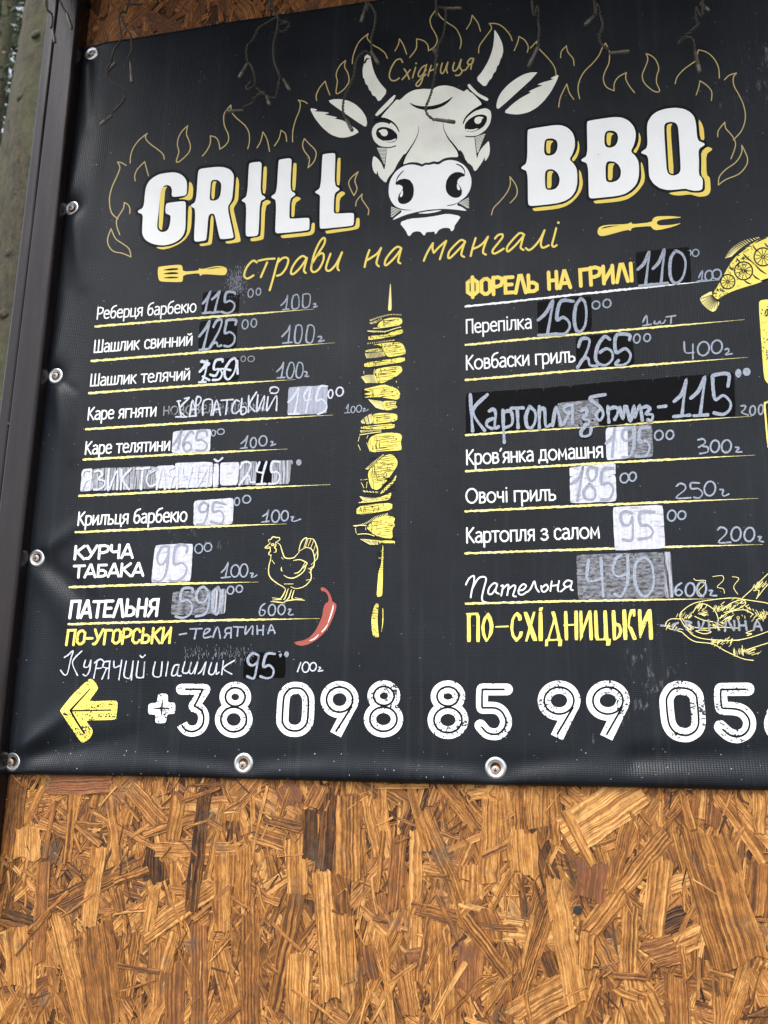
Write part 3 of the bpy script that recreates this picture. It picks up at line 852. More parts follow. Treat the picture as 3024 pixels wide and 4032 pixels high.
# ================================================================ GRILL BBQ
LETTERS = [
 ('A', '560 830 620 795 700 778 790 770 850 785 900 820 928 870 932 920 928 1000 915 1022 880 1030 790 1040 765 1030 768 960 755 925 720 908 685 915 655 945 640 1000 625 1180 605 1350 612 1395 645 1422 690 1420 725 1395 745 1340 755 1250 740 1235 705 1222 695 1200 700 1125 715 1105 880 1085 910 1090 918 1115 915 1380 895 1450 850 1505 780 1545 690 1567 600 1562 530 1540 470 1500 442 1440 445 1350 452 1230 400 1210 395 1190 460 1155 475 980 490 915 520 865', [],
  '640 950 665 930 720 928 700 950 690 985 662 1400 640 1395 622 1370 625 1300;955 865 985 895 998 940 995 1020 985 1060 950 1078 905 1065 832 1062 900 1045 935 1020 948 980;945 1130 985 1150 978 1350 960 1430 915 1500 840 1555 750 1595 670 1612 620 1602 592 1585 680 1585 770 1570 860 1525 915 1465 935 1400'),
 ('A', '1060 745 1090 730 1250 712 1330 715 1400 740 1438 790 1442 840 1425 1050 1410 1090 1380 1135 1378 1190 1435 1450 1438 1480 1415 1490 1310 1500 1285 1490 1235 1240 1215 1220 1180 1225 1162 1260 1145 1490 1130 1515 1030 1528 1005 1510 1025 1170 975 1145 970 1130 1030 1090 1050 780',
  ['1205 855 1265 852 1300 885 1305 930 1295 1020 1270 1065 1225 1082 1180 1075 1178 1040 1190 880'],
  '1205 872 1255 870 1240 900 1228 1065 1195 1060;1190 1245 1212 1240 1222 1290 1205 1530 1190 1560 1080 1578 1062 1550 1150 1540 1165 1520 1175 1440;1468 805 1500 870 1490 1060 1475 1100 1440 1155 1440 1190 1515 1500 1510 1530 1370 1550 1340 1525 1440 1510 1462 1480 1400 1200 1395 1140 1440 1085 1452 1040'),
 ('C', '-55 690 -40 668 60 655 80 668 85 690 70 1005 125 1040 122 1060 65 1085 52 1430 35 1465 -70 1472 -92 1450 -80 1110 -132 1085 -130 1070 -72 1030', [],
  '105 715 125 703 143 720 128 1008 92 992;140 1068 180 1085 182 1105 125 1140 110 1480 95 1505 0 1522 -35 1520 -40 1490 50 1475 75 1455 85 1105'),
 ('C', '268 650 280 632 385 617 408 628 410 660 395 968 450 1000 450 1020 392 1060 385 1265 400 1278 590 1265 605 1280 605 1385 590 1405 260 1438 235 1425 232 1400 245 1075 192 1050 190 1030 248 992', [],
  '428 672 455 668 467 685 452 972 415 962;462 1032 505 1048 510 1065 450 1105 440 1255 415 1258 408 1245 412 1075;630 1322 655 1320 664 1335 660 1420 640 1445 600 1460 320 1490 298 1480 290 1455 590 1425 620 1405'),
 ('C', '745 590 758 573 865 560 885 572 886 600 878 915 930 945 932 962 875 1000 868 1205 885 1222 1075 1212 1090 1228 1088 1335 1070 1355 735 1388 715 1375 718 1100 722 1020 668 995 668 980 728 940', [],
  '908 620 935 610 945 625 935 915 898 905;952 975 990 990 992 1010 935 1055 928 1205 900 1208 890 1195 895 1020;1115 1270 1140 1265 1152 1280 1150 1365 1125 1392 800 1440 782 1430 778 1405 1075 1372 1105 1350'),
 ('F', '212 320 230 300 500 258 580 258 650 285 705 340 728 410 730 490 705 570 668 632 715 675 748 730 755 800 755 900 735 975 690 1040 620 1085 520 1112 260 1140 228 1130 218 1100 215 760 150 735 145 715 212 668',
  ['405 420 430 405 490 402 530 425 542 470 535 530 505 575 450 592 410 585 392 550 395 470', '410 760 440 738 490 738 540 775 565 840 555 905 520 950 470 965 420 960 405 930 402 800'],
  '420 430 445 425 498 430 465 465 460 572 425 560 415 520;435 765 460 755 498 762 475 795 474 942 430 945 425 920 428 790;760 415 780 480 775 550 750 610 715 655 692 630 735 570 760 500;772 735 800 780 818 890 800 970 755 1040 690 1105 620 1145 530 1170 300 1195 275 1185 265 1160 500 1135 620 1110 700 1060 755 990 780 900'),
 ('F', '858 230 875 210 1140 170 1230 172 1310 205 1370 270 1392 340 1388 410 1370 480 1335 545 1385 590 1420 650 1428 720 1425 820 1400 900 1345 960 1280 1005 1190 1030 915 1058 885 1045 880 1010 872 675 800 650 798 632 868 588',
  ['1062 335 1090 318 1145 318 1190 345 1200 400 1190 450 1160 490 1110 505 1065 495 1050 455 1050 380', '1070 670 1095 650 1160 655 1205 690 1232 750 1225 820 1190 862 1130 882 1080 875 1065 850 1062 720'],
  '1078 345 1110 338 1155 350 1125 375 1115 482 1085 475 1072 430;1092 685 1115 672 1165 675 1142 705 1138 855 1095 858 1088 820;1425 325 1448 400 1438 470 1415 525 1390 565 1362 542 1405 485 1425 420;1445 650 1470 690 1493 820 1480 890 1430 960 1370 1020 1300 1065 1200 1090 965 1112 940 1105 930 1080 1170 1055 1290 1025 1370 975 1430 900 1455 820'),
 ('H', '340 290 350 220 395 150 460 105 550 78 650 68 740 80 810 115 855 165 875 240 890 425 965 455 970 475 900 520 908 640 905 800 940 830 950 870 945 950 925 968 860 975 800 962 760 948 640 962 560 965 480 945 410 895 370 830 362 790 355 590 280 565 278 550 350 500',
  ['525 270 545 235 600 220 655 232 680 275 690 400 710 740 690 785 640 808 590 800 558 765 545 600'],
  '552 265 580 245 620 240 600 275 605 400 635 790 600 785 578 760 565 500;900 185 940 240 960 300 968 425 920 412;995 490 1050 510 1050 528 985 575 990 800 1025 825 1030 880 1035 960 1020 1005 985 1030 910 1038 860 1025 810 1010 700 1025 620 1018 568 995 760 972 820 990 890 995 950 985 975 955 970 850 930 800 935 650 930 550')]
for tl, out, holes, sh in LETTERS:
    s = Sheet(); s.poly(P(tl, out), [P(tl, h) for h in holes])
    L_ = s.build('letter', 'white', banner)
    s = Sheet(); op = P(tl, out); k = TILES[tl][2]
    s.stroke(op+[op[0]], 58*k*.36/.36*1.0, smooth=False, cap=True)                # black keyline round the letter
    for h in holes: hp = P(tl, h); s.stroke(hp+[hp[0]], 46*k, smooth=False)
    s.build('black_keyline', 'ink', L_, .00010)
    s = Sheet()
    for t in sh.split(';'): s.poly(P(tl, t), it=1)
    s.build('yellow_shadow', 'yellow', L_, .00022)

# ================================================================ cow head
cow = polys('cow_face', 'cream', 'E', '270 179 340 95 400 30 450 -26 480 -11 560 -86 640 -126 740 -138 800 -134 850 -141 900 -166 980 -176 1060 -161 1130 -131 1180 -106 1215 -136 1245 -101 1275 -91 1385 29 1330 60 1300 250 1295 385 1303 480 1322 630 1340 560 1380 500 1420 460 1452 425 1465 530 1450 600 1410 655 1405 600 1380 660 1300 772 1270 700 1205 655 1170 560 1130 520 1120 608 1040 605 960 620 900 660 850 650 800 668 760 665 725 685 680 665 600 660 510 690 530 620 560 560 520 580 500 610 455 680 420 755 355 830 330 892 255 820 235 745 230 800 195 760 178 680 195 590 240 620 280 670 315 755 330 640 345 505 330 300 400 210 330 195', it=1)
polys('eye_patch', 'cream', 'E', '175 350 185 290 225 240 290 225 360 240 430 280 475 330 470 400 430 470 345 500 260 485 200 430', cow, .00034)
polys('eye_patch', 'cream', 'E', '1170 240 1200 190 1270 130 1350 85 1420 72 1470 100 1480 160 1465 240 1420 310 1350 360 1280 385 1200 380 1180 320', cow, .00034)
polys('brow', 'cream', 'E', '415 -71 442 -66 400 10 240 164 205 144', cow, it=1)
polys('brow', 'cream', 'E', '1215 -176 1240 -194 1280 -146 1340 -86 1452 -31 1435 2 1330 -56 1245 -130', cow, it=1)
polys('horn', 'cream', 'D', '100 610 155 585 170 650 185 730 215 820 270 910 350 998 255 1115 215 1050 200 1045 185 1040 165 990 150 985 130 925 110 920 95 855 82 850 75 760 95 680', cow, it=1)
polys('horn', 'cream', 'D', '1510 315 1560 390 1600 480 1610 560 1590 630 1580 640 1560 710 1545 715 1525 785 1505 795 1480 860 1462 868 1410 955 1310 862 1380 780 1450 660 1495 530 1510 420', cow, it=1)
polys('ear', 'cream', 'B', '1080 1100 1140 1082 1210 1080 1300 1095 1380 1135 1450 1200 1495 1270 1510 1340 1500 1380 1470 1375 1200 1190;880 1175 975 1195 930 1215 1020 1218 1105 1230 1040 1248 1110 1262 1190 1280 1150 1292 1240 1310 1300 1345 1430 1435 1360 1475 1280 1500 1200 1500 1110 1465 1020 1390 940 1290', cow, it=1)
polys('ear', 'cream', 'I', '150 1150 165 1080 200 1010 270 930 360 860 450 810 530 788 615 790 180 1188 155 1180;230 1225 330 1130 420 1065 535 1005 495 1000 580 960 660 928 590 925 650 900 780 862 732 855 835 808 800 900 740 1010 670 1100 590 1175 500 1225 400 1248 310 1245', cow, it=1)
muz = polys('muzzle', 'white', 'E', '360 980 365 900 390 830 440 760 500 715 560 690 630 685 690 700 725 712 760 690 810 692 850 678 905 690 960 650 1030 635 1110 650 1180 690 1230 750 1260 830 1262 900 1245 970 1200 1040 1120 1095 1100 1130 1160 1150 1222 1195 1100 1178 960 1168 800 1178 680 1200 560 1230 470 1265 400 1295 430 1260 510 1200 480 1165 430 1140 390 1090 365 1030', cow)
polys('lip', 'white', 'E', '665 1218 760 1200 880 1185 945 1183 880 1205 770 1222', cow, it=1)
polys('chin', 'white', 'E', '475 1318 590 1275 740 1265 880 1245 1000 1220 1150 1248 1110 1310 1080 1350 1070 1400 1040 1415 1030 1385 1000 1375 950 1378 905 1400 880 1440 865 1445 860 1415 830 1420 770 1422 755 1458 735 1455 710 1420 670 1412 620 1425 595 1465 570 1460 550 1410', cow, it=1)
B2 = .00045
polys('eye', 'ink', 'E', '220 350 235 300 280 278 340 280 410 310 455 360 455 410 420 445 360 450 290 425 240 395', cow, B2)
polys('eye', 'ink', 'E', '1185 290 1195 240 1240 190 1310 150 1380 140 1430 160 1432 210 1400 270 1340 310 1270 335 1210 330', cow, B2)
polys('pupil_glint', 'cream', 'E', '245 325 300 300 340 310 355 345 340 375 310 382 280 365 270 340;300 428 380 428 445 400 430 432 380 445 330 440', cow, .00058, it=1)
polys('pupil_glint', 'cream', 'E', '1290 205 1310 175 1345 165 1400 175 1375 195 1370 225 1340 248 1305 240;1195 300 1260 310 1345 290 1310 318 1250 332 1205 322', cow, .00058, it=1)
s = Sheet(); k = K6
for txt, w, tp in (('215 205 300 190 380 215 440 265 474 328', 34, lambda t: 1-.7*t), ('330 505 385 500 438 485', 12, None), ('1172 240 1200 180 1260 120 1330 75 1405 36', 34, lambda t: .35+.65*t),
        ('1200 380 1250 385 1310 380', 12, None), ('687 268 680 350 640 440 590 520 545 590 515 660 500 705', 26, lambda t: .1+.9*t), ('952 230 965 310 1010 400 1065 470 1115 540 1140 605 1200 660', 30, lambda t: .1+.9*t)):
    s.stroke(P('E', txt), w*k, taper=tp)
s.poly(P('E', '582 9 640 39 720 54 820 52 920 29 1000 -11 1068 -60 1020 4 950 54 860 86 760 94 680 79 620 49'), it=1)
s.stroke(P('E', '375 40 310 120 262 178'), 16*k, taper=lambda t: .2+.8*t)
s.stroke(P('E', '1280 -85 1330 -40 1390 28'), 18*k, taper=lambda t: .2+.8*t)
s.build('creases', 'ink', cow, B2)
polys('nostril', 'ink', 'E', '440 880 480 850 540 840 590 855 625 900 637 960 630 1030 600 1085 550 1115 500 1118 470 1100 460 1060 475 1010 510 970 515 930 480 905 435 910', cow, B2, it=1)
polys('nostril', 'ink', 'E', '980 930 990 860 1030 800 1085 770 1140 770 1185 790 1190 815 1150 820 1115 850 1105 890 1140 925 1160 970 1155 1020 1120 1048 1070 1050 1020 1025 990 985', cow, B2, it=1)
polys('nostril_glint', 'white', 'E', '480 1035 500 985 518 968 515 1020 500 1045;1105 890 1130 925 1142 960 1125 970 1105 950', cow, .00058, it=1)
s = Sheet()
for txt, w in (('522 755 475 805 450 850 437 895', 12), ('1100 683 1150 705 1185 750 1190 800', 14), ('470 1165 530 1180 610 1183', 10), ('1000 1135 1070 1122 1120 1100', 10)): s.stroke(P('E', txt), w*k, taper=lambda t: .4+.6*math.sin(math.pi*min(1, t+.15)))
s.build('muzzle_lines', 'ink', cow, B2)
s = Sheet()
for i in range(12):
    t = i/12; s.stroke(P('E', [235+78*t, 510+180*t, 342-26*t, 512+182*t]), 9*k, smooth=False, cap=False)
    s.stroke(P('E', [1302+20*t, 392+180*t, 1412-78*t, 356+200*t]), 9*k, smooth=False, cap=False)
for i in range(7):
    t = i/6; s.stroke(P('E', [388-4*t, 1150+100*t, 490-80*t, 1186+70*t]), 8*k, smooth=False, cap=False)
    s.stroke(P('E', [1234+2*t, 1050+108*t, 1126+80*t, 1108+46*t]), 8*k, smooth=False, cap=False)
tag(s.build('hatching', 'cream', cow), kind='stuff')
strokes('horn_scuff', 'ink', 'D', '95 690 120 640 140 645;105 690 125 650 150 640', 10, cow, B2)

# ================================================================ flames
FL = {'A': ['312 670 318 590 345 510 400 430 450 385 498 348;498 348 480 380 490 420 540 470 610 520 670 575 683 628', '940 262 880 320 840 390 826 470 842 550 815 645 835 660 890 620 950 555 968 490 950 420 925 350 940 262',
  '1098 595 1150 530 1185 450 1185 375;1185 375 1240 390 1275 440 1288 520;1288 520 1340 485 1380 430 1380 360 1345 280 1330 200 1342 120 1408 40;1408 40 1420 120 1480 190 1560 260 1605 340 1610 440 1592 515',
  '268 697 220 668 175 660;175 660 200 720 170 810 120 920 90 1030 90 1130 115 1220 180 1280', '368 865 362 810 390 740 470 655;470 655 490 730 512 810', '308 1220 310 1170 290 1125 248 1100;248 1100 240 1160 205 1220 165 1290 170 1370 200 1450'],
 '1': ['908 210 880 290 890 350 930 395 1000 410 1070 440;1070 440 1055 375 1000 330 945 290 908 210'],
 'B': ['310 1610 350 1540 375 1437;375 1437 420 1520 447 1650', '500 1590 550 1510 572 1420;572 1420 620 1460 633 1540', '858 1128 820 1105 760 1092;760 1092 782 1130 770 1210 730 1310 700 1430 698 1545', '960 1095 955 1040 990 960 1053 885;1053 885 1075 960 1103 1035',
  '1275 660 1210 720 1172 810 1185 890 1170 1000 1190 1020 1260 970 1310 890 1300 800 1265 730 1275 660', '1347 695 1360 600 1420 460 1520 370;1520 370 1512 420 1572 490 1642 530 1702 580 1729 638'],
 'C': ['550 405 530 470 550 540 595 600 605 640 590 722;590 722 650 660 678 580 660 520 600 460 550 405', '1135 765 1060 830 1032 890 1055 960 1090 1025;1090 1025 1122 950 1100 860 1135 765', '1108 1138 1120 1080 1178 1008;1178 1008 1175 1060 1220 1130 1250 1180 1243 1235'],
 'D': ['428 558 465 490 478 425;478 425 520 490 557 590', '590 628 660 530 665 425;665 425 740 445 785 490 795 555;795 555 860 510 890 440 870 370 825 290 815 200 885 98;885 98 920 180 1010 255 1090 310 1140 400 1150 470 1135 530', '1207 318 1250 250 1270 168;1270 168 1330 250 1360 340',
  '1340 578 1350 500 1420 400 1480 310 1455 258;1455 258 1540 262 1610 300 1680 380 1705 445'],
 'I': ['345 552 380 470 397 400;397 400 460 440 497 510 487 570', '522 525 590 452;590 452 605 520 680 600 750 680 790 750 800 815', '850 630 860 560 912 502;912 502 930 570 985 640 997 715', '828 1168 845 1070 880 990 918 917;918 917 945 1010 992 1083',
  '1058 1078 1040 980 1055 880 1110 780 1200 690 1270 600 1297 535 1340 470;1340 470 1380 560 1383 600 1375 690 1330 790 1315 870 1350 950 1432 990;1432 990 1435 910 1480 840 1565 793;1565 793 1560 860 1600 940 1655 1010'],
 'G': ['332 585 350 650 320 740 290 820 310 900 380 970 445 1003 478 985 445 900 450 820 470 750 440 660 390 610 332 585', '648 913 670 840 740 760 820 700 875 655 900 545;900 545 990 570 1070 640 1120 740 1128 852', '877 1035 905 950 918 882;918 882 990 930 1045 1000 1042 1097',
  '1185 870 1240 820 1315 797;1315 797 1280 850 1290 940 1340 1030 1390 1140 1412 1250 1400 1350 1360 1440 1280 1525', '1110 1490 1120 1420 1188 1332;1188 1332 1200 1400 1260 1470 1300 1540 1300 1610 1255 1730'],
 'H': ['1373 478 1370 560 1310 660 1200 740 1130 820 1118 910;1118 910 1200 850 1340 790 1420 700 1435 620 1400 530 1373 478'],
 'F': ['-179 1235 -155 1160 -80 1080 -10 990 25 905 22 820;22 820 75 890 100 960 90 1030 25 1105']}
for tl, lst in FL.items():
    for t in lst: strokes('flame', 'gold' if tl != '1' else 'gold', tl, t, 11.5 if tl != '1' else 8.5)

# ================================================================ script lines
strokes('lettering', 'yellow', 'K', '31 370 -4 350 -54 390 -94 460 -104 520 -74 545 -34 530 -4 510;50 352 130 335 225 328;145 370 110 450 75 530;270 325 240 430 205 560 172 672;260 370 310 325 355 318 375 350 350 430 300 495 250 515;575 325 530 300 470 345 415 430 405 490 440 490 510 420 575 325;578 320 555 410 545 460 565 485;630 390 690 290 760 180 775 120 755 105 715 150 660 270 630 390 625 450 655 475 710 440 755 350 760 285 735 270 690 300;835 275 800 370 785 430 800 460 840 450 900 380 960 260;960 260 920 370 910 430 925 455', 22)
strokes('lettering', 'yellow', 'K', '1258 235 1225 330 1205 420;1225 350 1290 310 1345 270 1385 212;1385 212 1350 310 1335 380 1360 412;1605 215 1560 200 1500 250 1440 330 1425 390 1450 395 1530 320 1605 220;1605 215 1580 310 1570 360 1595 380', 22)
strokes('lettering', 'yellow', 'L', '190 352 230 260 290 160;290 160 285 220 300 265;300 265 360 200 435 135;435 135 400 230 365 335;640 145 600 125 540 170 470 250 455 310 480 318 560 240 640 150;640 140 610 230 600 290 630 310;755 105 725 200 700 300;720 225 790 195 845 150 890 90;890 90 850 190 835 260 865 285;965 110 1000 72 1045 65 1045 100 1000 160 945 230 940 265 975 270 1060 220;1285 70 1240 50 1180 100 1105 190 1095 240 1120 245 1200 170 1285 70;1280 70 1255 160 1245 210 1275 235;1300 215 1340 235 1400 190 1460 110 1505 20;1505 20 1475 110 1465 180 1490 210 1550 185;1632 -3 1607 97 1587 177 1607 200 1637 182;1655 -63', 22)
strokes('lettering', 'gold', 'D', '512 680 490 645 440 660 390 740 368 820 385 870 430 880 475 852;530 752 560 800 585 862;595 762 550 820 508 868;655 735 635 800 620 850;660 692;755 715 720 740 685 800 690 835 720 825 770 760;775 705 745 800 720 890 685 940 658 925 690 880 765 810;825 715 805 770 790 828;810 775 860 750 890 700;890 700 870 760 870 810;945 690 928 750 930 795 960 790 1005 680;1005 680 990 750 1000 795;1075 685 1060 740 1070 775 1110 750 1150 650;1150 650 1135 730 1160 775 1130 820 1090 822;1280 640 1250 640 1220 680 1235 705 1275 685 1285 640 1265 700 1255 755;1240 705 1200 760 1170 770', 15)
strokes('lettering', 'white', 'Y', '95 835 130 770 180 740 185 800 160 900 148 975;165 880 230 770 290 750 315 780 290 880 270 980 285 1020 310 1025;435 830 400 820 350 870 340 930 380 935 430 860 435 830 420 910 455 935;480 850 500 850 480 955;490 890 540 840 560 850 545 950;555 890 610 845 635 860 610 950 640 965;665 900 720 890 750 850 720 830 680 870 670 930 710 945 755 915;765 915 800 880 840 800 860 870 890 915;915 850 925 905 960 910 990 870 970 835 935 860;1030 800 1015 905;1020 850 1100 840;1110 795 1095 880 1105 910;1250 800 1200 790 1160 830 1190 860 1240 840 1250 800 1235 880 1260 895;1190 860 1130 910', 17)
s = Sheet()
for out, hole in (('95 1145 245 1140 248 1460 208 1460 212 1165 145 1168 150 1458 108 1460 108 1170', None), ('340 1135 375 1190 398 1280 385 1370 318 1468 275 1390 262 1300 285 1200', '325 1190 350 1250 355 1310 340 1400 325 1435 300 1350 298 1270'),
  ('415 1288 560 1280 562 1298 415 1302', None), ('655 1130 700 1170 705 1220 668 1232 660 1190 640 1170 615 1230 610 1330 625 1390 655 1420 675 1370 680 1345 718 1345 705 1400 645 1465 595 1400 578 1300 592 1210 620 1160', None),
  ('720 1135 765 1132 878 1445 825 1450', None), ('825 1132 855 1130 768 1452 738 1455', None), ('888 1130 928 1128 935 1448 885 1450', None), ('895 1085 938 1082 925 1120 888 1122', None),
  ('1022 1130 1065 1125 1130 1430 1145 1432 1138 1505 1098 1505 1105 1445 990 1448 988 1505 955 1508 962 1432 980 1432 1048 1215', '1060 1245 1095 1425 1003 1430'),
  ('1162 1125 1200 1122 1210 1440 1172 1442', None), ('1275 1120 1315 1118 1318 1440 1280 1440', None), ('1155 1270 1280 1262 1280 1280 1155 1285', None),
  ('1330 1120 1362 1118 1372 1400 1338 1450', None), ('1430 1118 1462 1115 1345 1440 1338 1450 1340 1380', None), ('1430 1118 1462 1115 1480 1438 1440 1440', None),
  ('1488 1118 1525 1115 1540 1425 1600 1422 1590 1118 1630 1115 1645 1425 1675 1425 1665 1498 1620 1500 1625 1440 1500 1442', None),
  ('1680 1115 1720 1113 1730 1250 1775 1262 1800 1340 1780 1400 1725 1440 1695 1440', '1730 1280 1760 1300 1763 1350 1740 1410 1728 1410'),
  ('1795 1108 1840 1105 1855 1435 1810 1438', None), ('1885 1105 1940 1100 1940 1180 1915 1185 1910 1140 1885 1200 1875 1285 1905 1300 1960 1435 1915 1437 1865 1310 1855 1290 1865 1170', None),
  ('1965 1105 2005 1103 2010 1250 2075 1105 2115 1102 2135 1432 2090 1435 2080 1200 1985 1450', None)):
    s.poly(P('Y', out), [P('Y', hole)] if hole else [], rnd=.12, it=1)
s.build('lettering', 'lemon', banner)

# ================================================================ printed menu lines in a narrow rounded face
def O_(cx, cy, rx, ry, n=14): return [(cx+rx*math.cos(2*math.pi*i/n), cy+ry*math.sin(2*math.pi*i/n)) for i in range(n+1)]
def G_(txt): return [[tuple(map(float, p.split(','))) for p in st.split()] for st in txt.split(';')]
GL = {'Р': (.46, '.06,0 .06,1;.06,.97 .25,1 .40,.9 .42,.72 .36,.52 .2,.44 .06,.46'), 'е': (.46, '.06,.38 .38,.38 .40,.55 .30,.70 .18,.70 .07,.55 .06,.3 .12,.06 .26,0 .40,.08'),
 'б': (.46, '.40,1.05 .22,.98 .10,.80 .07,.5 .07,.2 .16,.02 .3,.02 .40,.2 .40,.42 .32,.58 .2,.58 .09,.46'), 'р': (.46, '.07,-.32 .07,.70;.07,.6 .2,.70 .34,.66 .40,.5 .40,.2 .32,.03 .18,0 .07,.1'),
 'ц': (.47, '.07,.70 .07,.02 .44,.02 .44,-.2;.36,.7 .36,.02'), 'я': (.44, '.36,0 .36,.70 .18,.70 .08,.6 .08,.42 .18,.32 .36,.32;.2,.32 .06,0'),
 'а': (.44, '.10,.64 .22,.71 .34,.64 .37,.48 .37,0;.37,.42 .18,.40 .06,.26 .08,.06 .2,0 .37,.12'), 'к': (.42, '.07,0 .07,.70;.36,.70 .10,.36;.14,.38 .37,0'),
 'Ш': (.66, '.07,1 .07,.02 .58,.02 .58,1;.325,.02 .325,1'), 'ш': (.60, '.07,.7 .07,.02 .53,.02 .53,.7;.30,.02 .30,.7'), 'л': (.46, '.02,.02 .10,.06 .14,.3 .15,.70 .38,.70 .38,0'),
 'и': (.46, '.07,.70 .07,0;.08,.05 .37,.66;.38,.70 .38,0'), 'й': (.46, '.07,.70 .07,0;.08,.05 .37,.66;.38,.70 .38,0;.12,.9 .22,.83 .33,.91'),
 'с': (.42, '.38,.58 .3,.70 .18,.70 .07,.55 .07,.18 .16,.02 .28,0 .38,.10'), 'в': (.42, '.07,0 .07,.70 .26,.70 .33,.6 .31,.44 .2,.38 .07,.38;.2,.38 .34,.32 .37,.16 .3,.03 .2,0 .07,0'),
 'н': (.46, '.07,.7 .07,0;.38,.7 .38,0;.07,.36 .38,.36'), 'т': (.42, '.02,.70 .40,.70;.21,.70 .21,0'), 'ч': (.44, '.07,.7 .07,.42 .14,.32 .36,.34;.36,.7 .36,0'),
 'К': (.48, '.07,0 .07,1;.42,1 .10,.52;.14,.55 .44,0'), 'г': (.38, '.07,0 .07,.70 .36,.70'), 'п': (.46, '.07,0 .07,.7 .38,.7 .38,0'), 'П': (.5, '.07,0 .07,1 .42,1 .42,0'),
 'і': (.2, '.1,0 .1,.7;.1,.94 .1,.96'), 'ъ': (.5, '.0,.70 .13,.70 .13,0 .3,0 .42,.08 .42,.28 .33,.37 .13,.37'), 'д': (.5, '.02,-.16 .02,.02 .46,.02 .46,-.16;.08,.02 .14,.3 .15,.70 .38,.70 .38,.02'),
 'м': (.54, '.07,0 .09,.70 .26,.2 .44,.70 .46,0'), 'з': (.42, '.06,.6 .16,.71 .3,.69 .35,.55 .28,.40 .16,.38;.22,.39 .36,.3 .38,.14 .28,.01 .14,0 .04,.1'), "'": (.16, '.12,.98 .05,.82'),
 'У': (.50, '.06,1 .24,.42;.45,1 .22,.2 .14,.03 .05,.03'), 'Ч': (.46, '.07,1 .07,.6 .15,.48 .37,.5;.38,1 .38,0'), 'А': (.5, '.04,0 .24,1 .27,1 .47,0;.1,.28 .4,.28'), 'Т': (.46, '.02,.94 .46,.94;.24,.94 .24,0'),
 'Б': (.46, '.40,.95 .08,.95 .08,.04 .28,.04 .39,.14 .39,.38 .28,.52 .08,.52'), 'Ф': (.56, '.28,-.1 .28,1.1;.2,.92 .08,.78 .08,.22 .2,.08 .36,.08 .48,.22 .48,.78 .36,.92 .2,.92'), 'О': (.50, '.2,.95 .08,.8 .08,.2 .2,.05 .3,.05 .42,.2 .42,.8 .3,.95 .2,.95'),
 'Е': (.42, '.38,.95 .08,.95 .08,.05 .38,.05;.08,.52 .34,.52'), 'Л': (.5, '.06,0 .22,1 .30,1 .46,0'), 'Ь': (.48, '.08,1 .08,.05 .28,.05 .40,.15 .40,.42 .28,.55 .08,.55'), 'Н': (.48, '.08,0 .08,1;.40,0 .40,1;.08,.5 .40,.5'),
 'Г': (.40, '.08,0 .08,.94 .38,.94'), 'И': (.50, '.08,1 .08,0;.08,.1 .42,.9;.42,1 .42,0'), 'І': (.2, '.1,0 .1,1'), 'Я': (.48, '.40,0 .40,.96 .2,.96 .09,.84 .09,.6 .2,.46 .40,.46;.22,.46 .06,0'), 'С': (.46, '.40,.78 .3,.96 .2,.96 .08,.8 .08,.2 .2,.04 .3,.04 .42,.22'), '-': (.34, '.03,.42 .31,.42')}
GS = {c: (a, G_(t)) for c, (a, t) in GL.items()}
GS['ю'] = (.64, G_('.06,0 .06,.70;.06,.36 .2,.36')+[O_(.40, .35, .19, .35)]); GS['о'] = (.54, [O_(.27, .35, .22, .35)]); GS['Q'] = (.72, [O_(.36, .5, .30, .5)])

def text_line(tile, txt, x0, y0, x1, y1, cap, w=.118, mat='white', inline=None, parent=banner, base=.00032, name='lettering', slant=0.0):
    """one line of print between two baseline points of a tile; cap = height of the capitals"""
    A, B = P(tile, [x0, y0, x1, y1]); k = TILES[tile][2]
    tot = sum(GS[c][0] if c != ' ' else .26 for c in txt)
    # shape the line in the plane of the cloth so that it recedes with it
    pa, pb = on_plane([A, B], -.004); top = on_plane([(A[0], A[1]-cap*k)], -.004)[0]
    hgt = float(np.linalg.norm(top-pa)); ax = (pb-pa)/tot; up = np.array([0, 0, hgt])
    def px(u, v):
        q = pa+ax*u+up*v+ax/np.linalg.norm(ax)*(slant*v*hgt) - CAM
        return (CX+F_PX*(q@RT)/(q@FW), CY-F_PX*(q@UP)/(q@FW))
    s, s2 = Sheet(), Sheet(); cur = 0
    for c in txt:
        if c == ' ': cur += .26; continue
        adv, st = GS[c]
        for line in st:
            pts = [px(cur+u, v) for u, v in line]
            s.stroke(pts, cap*k*w, smooth=False)
            if inline: s2.stroke(pts, cap*k*inline, smooth=False)
        cur += adv
    o = s.build(name, mat, parent, base)
    if inline: s2.build('inline', 'ink', o, base+.00013)
    return o
for a in (('1', 'Реберця барбекю', 788, 948, 1605, 888, 93), ('1', 'Шашлик свинний', 762, 1222, 1575, 1158, 98), ('1', 'Шашлик телячий', 732, 1495, 1555, 1440, 95), ('2', 'Каре ягняти', 712, 112, 1280, 78, 98),
          ('2', 'Каре телятини', 690, 393, 1392, 358, 100), ('2', 'Крилъця барбекю', 630, 972, 1530, 938, 105), ('L', 'Перепілка', 645, 1142, 1370, 1085, 145), ('S', 'Ковбаски грилъ', 92, 155, 1295, 65, 150),
          ('S', "Кров'янка домашня", 95, 1188, 1598, 1105, 155), ('S', 'Qвочі грилъ', 88, 1608, 1085, 1572, 155), ('Y', 'Картопля з салом', 95, 380, 1562, 325, 160)): text_line(*a)
text_line('O', 'новозеландськи'.replace('ь', 'ъ'), 250, 650, 1380, 598, 130, .11, 'faded', base=.00026)
text_line('V', 'КУРЧА', 105, 1250, 760, 1232, 138, .20, 'white', .035); text_line('V', 'ТАБАКА', 100, 1450, 875, 1428, 132, .20, 'white', .035)
